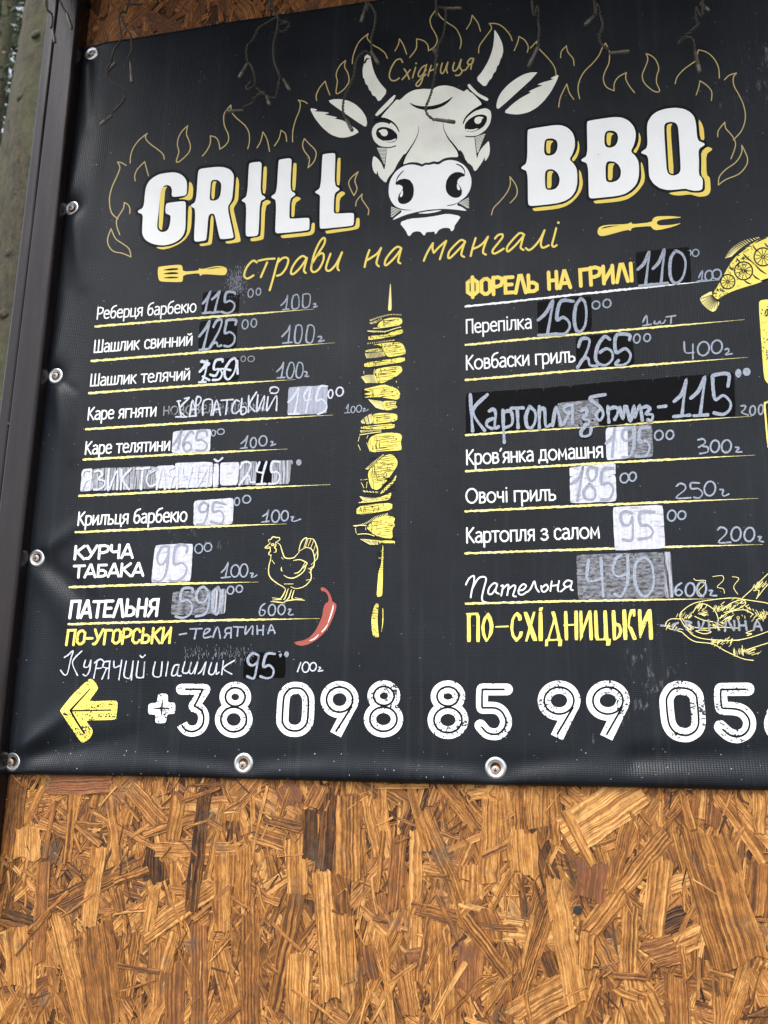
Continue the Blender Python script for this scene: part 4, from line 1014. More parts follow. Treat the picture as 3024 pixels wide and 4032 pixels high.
text_line('a', 'ПАТЕЛЬНЯ', 190, 230, 1172, 205, 178, .17, 'white', slant=.05); text_line('a', 'ПО-УГОРСЬКИ', 155, 525, 1310, 500, 158, .17, 'lemon', slant=.05)
text_line('L', 'ФОРЕЛЬ', 648, 735, 1445, 688, 182, .22, 'yellow'); text_line('M', 'НА', -125, 662, 135, 640, 182, .22, 'yellow'); text_line('M', 'ГРИЛІ', 218, 628, 825, 566, 185, .22, 'yellow')

# ruled lines under the dishes
RULES = [('L', 645, 850, 'N', 1130, 560, 'white'), ('L', 645, 1268, 'N', 1405, 992, 'pale'), ('S', 92, 268, 'U', 1440, 20, 'pale'), ('S', 95, 867, 'U', 1480, 662, 'pale'), ('S', 95, 1260, 'U', 1520, 1084, 'pale'), ('Y', 90, 38, 'U', 1550, 1555, 'pale'),
 ('Y', 90, 495, 'Z', 1600, 398, 'pale'), ('Y', 95, 1042, 'Z', 1060, 990, 'pale'), ('1', 780, 1008, 'K', 650, 878, 'pale'), ('1', 748, 1290, 'K', 880, 1245, 'pale'), ('1', 728, 1552, 'P', 450, 262, 'pale'), ('2', 703, 188, 'P', 860, 648, 'pale'),
 ('2', 683, 436, 'P', 365, 1018, 'pale'), ('2', 648, 733, 'P', 832, 1405, 'pale'), ('2', 618, 1028, 'W', 1325, 312, 'pale'), ('2', 570, 1477, 'W', 1015, 945, 'pale'), ('a', 195, 298, 'X', 715, 1066, 'pale')]
for t0, xa, ya, t1, xb, yb, mt in RULES:
    a, b = P(t0, [xa, ya])[0], P(t1, [xb, yb])[0]
    s = Sheet(); m = ((a[0]+b[0])/2+random.uniform(-8, 8), (a[1]+b[1])/2-2.0)
    s.stroke([a, m, b], 8.0, taper=lambda t: 1.0 if t < .7 else max(.12, 1-(t-.7)/.3), rough=.38, step=7)
    s.build('rule_line', mt, banner)

# ================================================================ phone number and arrow
def digit(tile, white, dark, w, closed=False, dw=22):
    k = TILES[tile][2]; s, d = Sheet(), Sheet()
    for path, cl, cap in white: s.stroke(P(tile, path) if not isinstance(path, tuple) else ell(tile, *path, n=24, tilt=0), w*k, closed=cl, cap=cap, smooth=not (len(P(tile, path)) == 2 if isinstance(path, str) else False))
    for path, cl in dark: d.stroke(P(tile, path) if not isinstance(path, tuple) else ell(tile, *path, n=24, tilt=0), dw*k, closed=cl)
    o = s.build('digit', 'digit', banner); d.build('inline', 'ink', o, .00047)
Z1 = '315 300 390 315 440 375 455 450 447 640 425 705 370 755 300 768 230 750 185 700 172 640 185 430 205 365 250 315'
Z2 = '715 300 800 315 860 360 885 430 903 640 895 720 860 775 790 812 715 810 650 785 600 730 572 650 553 450 570 380 610 325 660 303'
digit('c', [(Z1, True, False)], [(Z1, True)], 132)
digit('f', [(Z2, True, False)], [(Z2, True)], 152)
for tl, tp, bt, w in (('g', (1042, 399, 107, 101), (1025, 644, 140, 134), 128), ('c', (1277, 388, 112, 103), (1272, 640, 147, 132), 132), ('d', (315, 393, 118, 105), (315, 650, 152, 137), 138)):
    digit(tl, [(tp, True, False), (bt, True, False)], [(tp, True), (bt, True)], w)
for tl, rg, tail, w in (('c', (795, 427, 142, 136), '925 505 757 770', 130), ('e', (280, 438, 161, 146), '430 515 262 800', 142), ('e', (812, 438, 163, 146), '965 515 800 803', 145)):
    v = [float(x) for x in tail.split()]; ex = (v[2]-v[0], v[3]-v[1])
    digit(tl, [(rg, True, False), ('%f %f %f %f' % (v[0], v[1]-30, v[2]-ex[0]*.0-6, v[3]+38*1.0), False, False)], [(rg, True), (tail, False)], w)
digit('f', [((1850, 690, 160, 146), True, False), ('1705 600 1880 290', False, False)], [((1850, 690, 160, 146), True), ('1705 600 1870 310', False)], 150)
digit('g', [('455 315 600 315', False, True), ('560 315 712 316', False, True), ('712 316 655 405 592 500', False, True), ('575 500 650 525 690 580 697 640 680 705 640 752 580 770 520 760 480 725 462 695', False, False)],
      [('505 315 600 315 688 316', False), ('688 316 645 405 598 495', False), ('598 498 670 540 697 610 690 690 650 745 580 775 520 765 480 735 465 710', False)], 118)
F5 = ('958 317 830 317 690 317', '690 317 686 400 686 505', '690 517 830 520 900 560 940 630 945 690 920 750 870 795 810 805 740 785 690 735')
digit('d', [(F5[0], False, True), (F5[1], False, True), (F5[2]+' 668 708', False, True)], [('925 317 830 317 690 317', False), (F5[1], False), (F5[2], False)], 128)
F6 = ('1440 315 1300 316 1146 318', '1146 318 1142 400 1155 515', '1170 523 1290 528 1380 555 1440 620 1458 690 1440 760 1390 810 1320 830 1240 810 1170 755')
digit('f', [(F6[0], False, True), (F6[1], False, True), (F6[2]+' 1140 722', False, True)], [('1412 315 1300 316 1146 318', False), (F6[1], False), (F6[2], False)], 142)
s = Sheet(); k = K6
s.poly(P('g', '200 380 215 363 290 363 308 380 310 462 372 460 388 475 388 565 372 582 300 585 288 668 268 685 188 684 170 668 178 590 108 588 92 570 95 485 112 468 192 462'), it=2)
pl = s.build('plus_sign', 'digit', banner)
s = Sheet(); s.stroke(P('g', '250 422 236 612'), 14*k, smooth=False, taper=lambda t: .3+1.2*math.sin(math.pi*t)); s.stroke(P('g', '150 522 332 522'), 14*k, smooth=False, taper=lambda t: .3+1.2*math.sin(math.pi*t)); s.build('inline', 'ink', pl, .00047)
ar = polys('arrow', 'lemonw', 'a', '440 890 480 925 518 985 505 1020 420 1130 450 1138 700 1128 728 1145 728 1200 715 1320 690 1340 385 1345 400 1375 455 1440 458 1480 430 1540 360 1588 325 1580 105 1250 105 1230 240 1060 410 900')
s = Sheet(); s.stroke(P('a', '430 1000 330 1110 215 1235'), 20*k, taper=lambda t: .5+.6*t); s.stroke(P('a', '215 1235 280 1350 365 1480'), 22*k); s.stroke(P('a', '230 1240 450 1236 655 1232'), 15*k)
for i in range(46):
    u, q = random.random(), random.choice((-1, 1)); x = 500+200*u; y = 1236+q*random.uniform(34, 72)
    s.disc(P('a', [x, y])[0], random.uniform(1, 4.5), random.uniform(1, 3))
s.build('inline', 'ink', ar, .00047)

# ================================================================ drawings
sp = polys('spatula_drawing', 'yellow', 'J', '200 430 215 415 430 392 465 405 472 470 640 460 650 430 680 445 820 410 900 410 945 430 955 465 935 505 900 510 690 495 660 520 648 485 475 505 470 570 455 585 240 580 208 560 198 490', it=1)
polys('slots', 'ink', 'J', '245 455 330 435 420 432 420 450 330 458;245 497 330 475 420 478 420 495 330 500;245 540 330 525 420 528 420 540 330 545;720 447 820 422 930 430 850 430 760 443', sp, .00045, it=1)
fk = polys('fork_drawing', 'yellow', 'H', '-197 1410 -182 1370 -120 1345 130 1335 172 1312 178 1338 390 1315 410 1270 450 1250 600 1248 738 1262 600 1275 480 1290 450 1310 450 1335 480 1350 600 1345 728 1322 620 1365 500 1395 430 1402 395 1380 385 1355 178 1372 165 1410 130 1395 -120 1465 -170 1465 -195 1440', it=1)
polys('slots', 'ink', 'H', '-170 1390 -110 1360 60 1348 -60 1367', fk, .00045, it=1)
# fish
fish = polys('fish_drawing', 'lemon', 'N', '1659 90 1560 120 1440 190 1330 280 1240 390 1170 520 1110 630 1055 715 1060 745 1115 775 1160 735 1280 680 1400 640 1540 600 1659 550 1850 440 1980 300 1990 180 1900 90 1780 70', it=1)
tl_ = polys('tail_fin', 'pale', 'N', '1050 675 910 755 940 820 1000 880 1075 915 1135 810 1100 785 1045 740', fish, it=1)
s = Sheet()
for cx, cy, r in ((1220, 580, 78), (1392, 462, 97), (1605, 310, 98)):
    s.stroke(ell('N', cx, cy, r, r, 20, 0), 14*k, closed=True)
    for i in range(11):
        a = 2*math.pi*i/11; s.stroke(P('N', [cx+.12*r*math.cos(a), cy+.12*r*math.sin(a), cx+.86*r*math.cos(a), cy+.86*r*math.sin(a)]), 7*k, smooth=False)
for t in ('1232 398 1258 440 1282 455', '1315 320 1340 355 1362 372', '1385 272 1430 320 1510 385', '1510 385 1570 450 1640 497', '1490 182 1520 225 1550 250', '1395 558 1430 590 1475 605', '1490 498 1525 535 1568 558', '1620 158 1645 190 1675 215', '1280 325 1340 270 1430 208', '1650 100 1580 125 1515 158', '1100 655 1112 668 1122 682', '1165 670 1180 650', '1580 572 1620 562 1659 545'):
    s.stroke(P('N', t), 15*k, taper=lambda t: .3+.7*math.sin(math.pi*t))
for x, y in ((1215, 430), (1225, 465), (1240, 480), (1250, 490), (1420, 240), (1440, 232), (1328, 628), (1085, 705), (1095, 690), (1175, 712)): s.disc(P('N', [x, y])[0], 2.2, 1.6)
for i in range(9):
    t = i/8; s.stroke(P('N', [1052+55*t, 725+62*t, 925+180*t-30*math.sin(math.pi*t), 768+88*t+70*math.sin(math.pi*t)]), 9*k, smooth=False, taper=lambda q: 1-.4*q)
s.build('fish_lines', 'ink', fish, .00045)
s = Sheet()
oc = catmull(P('N', '1192 322 1230 255 1290 190 1400 128 1545 96'), 5); ic = catmull(P('N', '1262 302 1300 265 1350 222 1440 160 1560 102'), 5)
for i in range(len(oc)): s.stroke([oc[i], ic[i]], 3.2, smooth=False, taper=lambda t: .5+.6*t)
s.build('back_fin', 'pale', fish)
# carving board at the right border
cb = polys('cutting_board_drawing', 'lemon', 'N', '1555 810 1585 775 1800 770 1860 1697 1659 1697 1615 1632 1590 1300', it=1)
s = Sheet()
for i in range(60):
    t = random.random(); x = 1600+60*t+random.uniform(0, 120); y = random.uniform(800, 1660)
    s.stroke(P('N', [x+40*(y-800)/900, y, x+40*(y-800)/900+random.uniform(15, 32), y-random.uniform(20, 55)]), random.uniform(5, 12)*k, smooth=False)
s.stroke(P('N', '1625 930 1640 890 1680 870'), 12*k)
tag(s.build('hatching', 'ink', cb, .00045), kind='stuff')
strokes('knife_drawing', 'lemon', 'U', '1700 490 1640 512 1622 535 1635 700 1650 880 1664 1000', 20)
# chicken
strokes('chicken_drawing', 'pale', 'X', '165 235 160 210 190 200 200 180 225 178 245 185 275 185 280 210 240 235;180 240 150 270 122 295 160 300 185 290;150 285 175 283;185 260 205 252 220 265 200 272 185 260;235 235 240 270 225 290 240 310 240 340 220 345;175 295 180 330 165 350 165 370 185 378;190 370 180 430 165 490 160 560 175 610 210 650 265 690 310 715 345 745;245 235 285 265 300 310 320 370 335 400 370 412 430 405 460 380 490 345;490 340 500 280 525 220 560 190 575 200 545 290;575 195 640 200 665 230 690 300 695 360 690 410 665 440;500 330 560 295 610 300 640 330 660 400 660 440 650 500 620 540 625 620 600 670 540 720 460 740 400 720;590 200 560 290;620 205 590 280;650 220 620 300;670 270 650 330;690 330 665 390;430 435 500 425 560 450 578 470 520 520;575 470 550 540 500 590 430 625 370 620 325 595;540 500 490 560 440 575;300 505 300 540 310 550;300 400 320 420;195 430 225 470;330 690 430 690;345 745 330 790 290 850 240 860;375 740 340 840 320 860;410 750 380 840 340 880;440 755 415 840 440 860;200 840 290 850;205 865 300 860;185 880 340 895;330 880 450 860 555 868;450 840 530 855;560 455 530 500;570 480 540 520;655 450 625 480;650 490 610 520;630 540 590 520;625 580 600 560;610 640 570 650', 10, taper=lambda t: .55+.6*math.sin(math.pi*t))
# chili
ch = polys('chili_drawing', 'red', 'X', '725 735 745 722 790 745 825 790 845 840 855 885 885 895 900 925 890 980 860 1060 820 1150 760 1230 680 1300 600 1345 520 1365 460 1350 438 1325 470 1315 540 1305 610 1270 670 1200 710 1120 745 1040 755 960 775 905 810 885 815 850 800 800 770 770 735 768', it=1)
strokes('glint', 'white', 'X', '863 915 860 950 850 990 825 1070 805 1120;805 1128 770 1180 735 1215;705 1240 660 1285 605 1308', 12, ch, .00045, taper=lambda t: .3+.8*math.sin(math.pi*t))
# skewer
skew = polys('skewer_drawing', 'pale', 'Q', '508 180 525 560 520 640 470 640 480 520', it=1)
CH = [('Q', '315 870 340 820 400 770 520 740 660 745 682 790 665 840 500 870 370 885'), ('Q', '190 1005 300 1000 450 980 560 935 680 905 695 960 600 1000 400 1040 185 1070'), ('Q', '240 1140 400 1110 640 1095 690 1130 728 1210 725 1270 600 1300 480 1315 430 1270 380 1170 340 1135'),
 ('Q', '140 1210 370 1185 395 1230 150 1245'), ('Q', '125 1400 380 1360 715 1310 718 1380 400 1430 130 1465'), ('Q', '300 1490 430 1460 640 1440 670 1460 680 1520 600 1590 500 1640 400 1690 340 1690 300 1620 265 1580 280 1530'),
 ('Q', '95 1785 300 1735 420 1710 600 1770 650 1830 640 1900 610 1935 450 1910 350 1890 100 1905 240 1870 110 1850 240 1820'), ('Q', '390 1950 600 1950 580 2000 610 2040 560 2070 440 2090 400 2040'),
 ('R', '420 150 450 110 560 95 750 105 795 130 785 215 560 245 440 255 420 200'), ('R', '260 300 500 270 755 250 750 320 500 335 265 325'), ('R', '370 520 400 450 500 400 700 380 830 395 862 440 840 520 855 600 845 640 600 650 420 670 375 600'),
 ('R', '365 1000 380 930 470 830 600 720 680 695 740 710 795 790 790 860 740 940 640 1080 510 1220 415 1195 380 1090'), ('R', '555 1240 640 1150 720 1080 780 990 770 1060 720 1130 620 1230 545 1280'), ('R', '250 1060 360 1045 360 1065 255 1075'),
 ('R', '330 1350 500 1330 620 1290 700 1250 690 1340 640 1365 460 1385 240 1400'), ('R', '200 1490 250 1450 450 1420 720 1400 715 1500 500 1540 200 1575'), ('R', '370 1730 450 1640 620 1580 760 1610 740 1700 760 1730 715 1780 725 1920 600 1910 480 1880 390 1810 345 1760'),
 ('R', '240 1920 480 1945 755 1950 755 1985 600 1985 500 1970'), ('X', '1355 560 1385 480 1400 280 1410 280 1400 780 1390 825 1335 830 1345 700'), ('X', '1280 1050 1300 960 1320 905 1360 905 1350 1000 1345 1100 1355 1220 1362 1270 1300 1270 1280 1150'), ('X', '1395 950 1412 960 1410 1100 1385 1240 1400 1100')]
rr = random.Random(5)
for tl, t in CH:
    o = polys('skewer_piece', 'lemon', tl, t, skew, it=1)
    pts = P(tl, t); cx = sum(p[0] for p in pts)/len(pts); cy = sum(p[1] for p in pts)/len(pts)
    wx = max(p[0] for p in pts)-min(p[0] for p in pts); hy = max(p[1] for p in pts)-min(p[1] for p in pts)
    s = Sheet()
    if tl == 'X':
        for i in range(10): s.stroke([(cx-wx*.5, cy-hy*.45+i*hy*.045), (cx+wx*.45, cy-hy*.47+i*hy*.045)], 1.6, smooth=False)
    else:
        nl = max(2, int(hy/9))
        for i in range(nl):
            v = (i+.6)/nl-.5; y = cy+hy*v*.8
            a0, a1 = rr.uniform(-.5, -.25), rr.uniform(.0, .5)
            if rr.random() < .3: a0, a1 = rr.uniform(-.1, .1), rr.uniform(.3, .5)
            s.stroke([(cx+wx*a0, y-wx*a0*.12), (cx+wx*(a0+a1)/2, y-wx*(a0+a1)*.06+rr.uniform(-2, 2)), (cx+wx*a1, y-wx*a1*.12)], rr.uniform(1.2, 2.6), taper=lambda q: .25+.75*math.sin(math.pi*q))
        for i in range(int(3+wx/9)):
            x = cx-wx*.5+wx*.32*rr.random(); y = cy+hy*rr.uniform(-.4, .3)
            s.stroke([(x, y), (x+rr.uniform(-2, 3), y+hy*rr.uniform(.12, .3))], rr.uniform(.9, 1.8), smooth=False, cap=False)
        for i in range(int(3+wx*hy/700)):
            u, q = rr.uniform(-.28, .34), rr.uniform(-.28, .28); p = (cx+wx*u, cy+hy*q-u*wx*.1)
            if rr.random() < .55: s.disc(p, rr.uniform(1.2, 3.0), rr.uniform(1, 2.4))
            else: s.stroke([p, (p[0]+rr.uniform(8, 26), p[1]-rr.uniform(0, 4))], rr.uniform(1.0, 2.0), smooth=False)
    tag(s.build('spots', 'ink', o, .00045), kind='stuff')
s = Sheet()
def hatch(tl, a, b, n, w, lean=(0, 0)):
    A_, B_ = P(tl, a), P(tl, b)
    A_ = catmull(A_, 8); B_ = catmull(B_, 8)
    for i in range(n):
        t = i/(n-1); s.stroke([A_[min(len(A_)-1, int(t*(len(A_)-1)))], B_[min(len(B_)-1, int(t*(len(B_)-1)))]], w, smooth=False, cap=False)
for tl, a, b, n in (('Q', '205 775 340 725 500 690 660 690', '225 790 350 745 505 708 660 710', 24), ('Q', '205 815 280 790 380 750', '235 835 310 815 375 770', 10), ('Q', '180 940 300 945 440 950', '260 955 330 960 420 965', 8), ('Q', '575 895 660 875', '570 905 660 890', 8),
   ('Q', '140 1260 280 1250 400 1235', '165 1330 290 1325 430 1300', 22), ('Q', '175 1110 400 1080 560 1062', '180 1128 400 1100 560 1078', 20), ('Q', '85 1600 170 1575 275 1575', '150 1690 220 1690 325 1692', 18), ('Q', '120 1520 280 1490', '125 1560 265 1560', 12),
   ('Q', '430 1710 590 1660', '440 1740 600 1690', 12), ('Q', '535 1735 620 1745', '540 1760 625 1765', 7), ('Q', '190 1930 300 1945 385 1955', '300 2050 360 2070 420 2085', 16), ('R', '265 215 340 150 415 110', '285 250 370 262 425 250', 14), ('R', '255 350 400 345 550 340', '270 385 420 370 560 355', 20),
   ('R', '245 440 370 420', '225 515 350 470', 12), ('R', '225 560 350 530', '260 640 400 665', 16), ('R', '330 910 450 800 590 700', '370 920 480 830 590 720', 22), ('R', '270 1110 355 1100', '310 1190 345 1190', 7), ('R', '295 1225 400 1235 510 1240', '320 1250 420 1255 510 1262', 12),
   ('R', '250 1310 380 1330 580 1330', '300 1370 420 1370 600 1350', 18), ('R', '620 1290 700 1260', '625 1320 700 1300', 9), ('R', '160 1740 330 1690 480 1600 650 1555', '200 1750 350 1710 500 1630 655 1585', 30), ('R', '185 1770 335 1760', '200 1850 340 1800', 12), ('R', '260 1930 400 1950 500 1970', '400 2010 460 2015 515 2010', 10), ('R', '540 1975 755 1985', '545 2000 750 2000', 9), ('R', '200 1500 215 1560', '225 1500 235 1560', 4), ('R', '575 2030 590 2200', '590 2030 598 2200', 9), ('R', '560 2100 525 2205', '566 2110 560 2205', 6)):
    hatch(tl, a, b, n, 1.9)
for tl, t in (('Q', '180 942 300 945 440 948 560 912 660 885'), ('Q', '265 905 420 890 640 852'), ('R', '240 1402 420 1390 560 1370'), ('R', '250 420 480 385 560 378'), ('R', '220 1862 350 1855 460 1885'), ('R', '160 1738 250 1732 345 1735')): s.stroke(P(tl, t), 3.0)
tag(s.build('skewer_hatching', 'pale', skew), kind='stuff')
# pan
strokes('pan_drawing', 'pale', 'Z', '700 1200 720 1130 850 1040 1050 1000 1280 980 1420 1000 1659 1040 1750 1100;700 1200 760 1300 850 1390 1000 1430 1300 1440 1500 1400 1700 1330;710 1210 600 1210 545 1260 580 1310 680 1340 720 1350;720 1350 850 1450 1050 1480 1200 1560 1380 1640 1500 1660;1380 980 1500 870 1659 715;1530 990 1600 900 1659 830 1720 780;1500 900 1560 900 1540 980;840 1140 900 1060 980 1050 1080 1120 1120 1220;1130 1200 1250 1130 1400 1110 1500 1160;1160 1120 1250 1040 1380 1000 1415 1040 1350 1090 1180 1140;870 1340 960 1370 1040 1350 960 1330 870 1340;720 1200 800 1280 950 1310 1150 1300 1350 1310;1380 1600 1400 1560 1500 1520 1659 1470;1040 1480 1150 1450 1350 1440;860 1180 950 1220 1060 1240;1430 1390 1480 1370 1420 1360 1500 1330', 8)
strokes('pan_drawing', 'pale', 'Z', '850 770 880 790 975 790 960 840 905 905 955 970;1055 748 1160 738 1170 790 1105 860 1170 880 1185 930;1270 748 1340 770 1285 860 1330 940', 6)
s = Sheet(); rr = random.Random(9)
for cx, cy, n, dx, dy in ((750, 1190, 14, 40, -50), (900, 1090, 12, 30, -60), (960, 1160, 16, 40, 10), (1100, 1110, 16, 40, -40), (1220, 1090, 18, 50, -30), (1330, 1040, 14, 40, -25), (1200, 1210, 16, 40, -40), (1440, 1110, 10, 30, 40), (1540, 1200, 14, 50, -50), (780, 1310, 14, 40, 30), (1080, 1470, 18, 30, -40), (1310, 1540, 14, 12, 60), (1430, 1580, 14, 90, -50), (1540, 880, 16, 60, -70), (1600, 1140, 14, 30, 50), (620, 1290, 10, -20, 40), (1350, 1190, 8, 10, 25), (1090, 1270, 16, 40, 30), (1250, 1450, 10, -30, 30)):
    for i in range(n):
        x, y = cx+rr.gauss(0, 42), cy+rr.gauss(0, 20); s.stroke(P('Z', [x, y, x+dx*rr.uniform(.4, 1), y+dy*rr.uniform(.4, 1)]), rr.uniform(3, 7)*k, smooth=False)
tag(s.build('pan_hatching', 'pale', banner), kind='stuff')

# ================================================================ strips of tape with hand-written prices
TAPE_T = .00062
def tape_piece(tile, txt, mat, parent, lift=0.0):
    """thin piece of tape: top sheet with real edges down to the cloth"""
    q = P(tile, txt); n = 9
    V, Fc = [], []
    pts = []
    for j in range(n+1):
        for i in range(n+1):
            u, v = i/n, j/n
            a = [q[0][c]*(1-u)+q[1][c]*u for c in (0, 1)]; b = [q[3][c]*(1-u)+q[2][c]*u for c in (0, 1)]
            x, y = a[0]*(1-v)+b[0]*v, a[1]*(1-v)+b[1]*v
            if i in (0, n): x += random.uniform(-.7, .7)
            if j in (0, n): y += random.uniform(-.9, .9)
            if i in (0, n) and j in (0, n): x += (3 if i == 0 else -3); y += (2.5 if j == 0 else -2.5)
            pts.append((x, y))
    p = lay(pts, 0.0)
    hump = np.array([random.uniform(-.00006, .00006) for _ in pts])
    top = p - np.stack([hump*0, TAPE_T+lift+hump, hump*0], 1)
    V = top.tolist()
    for j in range(n):
        for i in range(n): a = j*(n+1)+i; Fc.append((a, a+n+1, a+n+2, a+1))
    edge = [i for i in range(n)]+[n+(n+1)*j for j in range(n)]+[n*(n+1)+n-i for i in range(n)]+[(n+1)*(n-j) for j in range(n)]
    b = len(V); V += [[top[e][0], p[e][1]+.0002, top[e][2]] for e in edge]; m = len(edge)
    for i in range(m): Fc.append((edge[i], edge[(i+1) % m], b+(i+1) % m, b+i))
    return link_mesh('tape_piece', V, Fc, MAT['tape_'+mat], parent)

def hand(name, tile, txt, w, mat, parent, base, taper=None):
    """txt: strokes split by ';'; 'o cx cy rx ry' rings, 'd cx cy rx ry' dots"""
    s = Sheet(); k = TILES[tile][2]
    for t in txt.split(';'):
        t = t.strip()
        if t[0] == 'o': s.stroke(ell(tile, *map(float, t[2:].split())), w*k, closed=True, rough=.12)
        elif t[0] == 'd':
            cx, cy, rx, ry = map(float, t[2:].split()); s.disc(P(tile, [cx, cy])[0], rx*k, ry*k)
        else: s.stroke(P(tile, t), w*k, rough=.07, taper=lambda q: .9+.2*math.sin(q*7))
    return s.build(name, mat, parent, base)

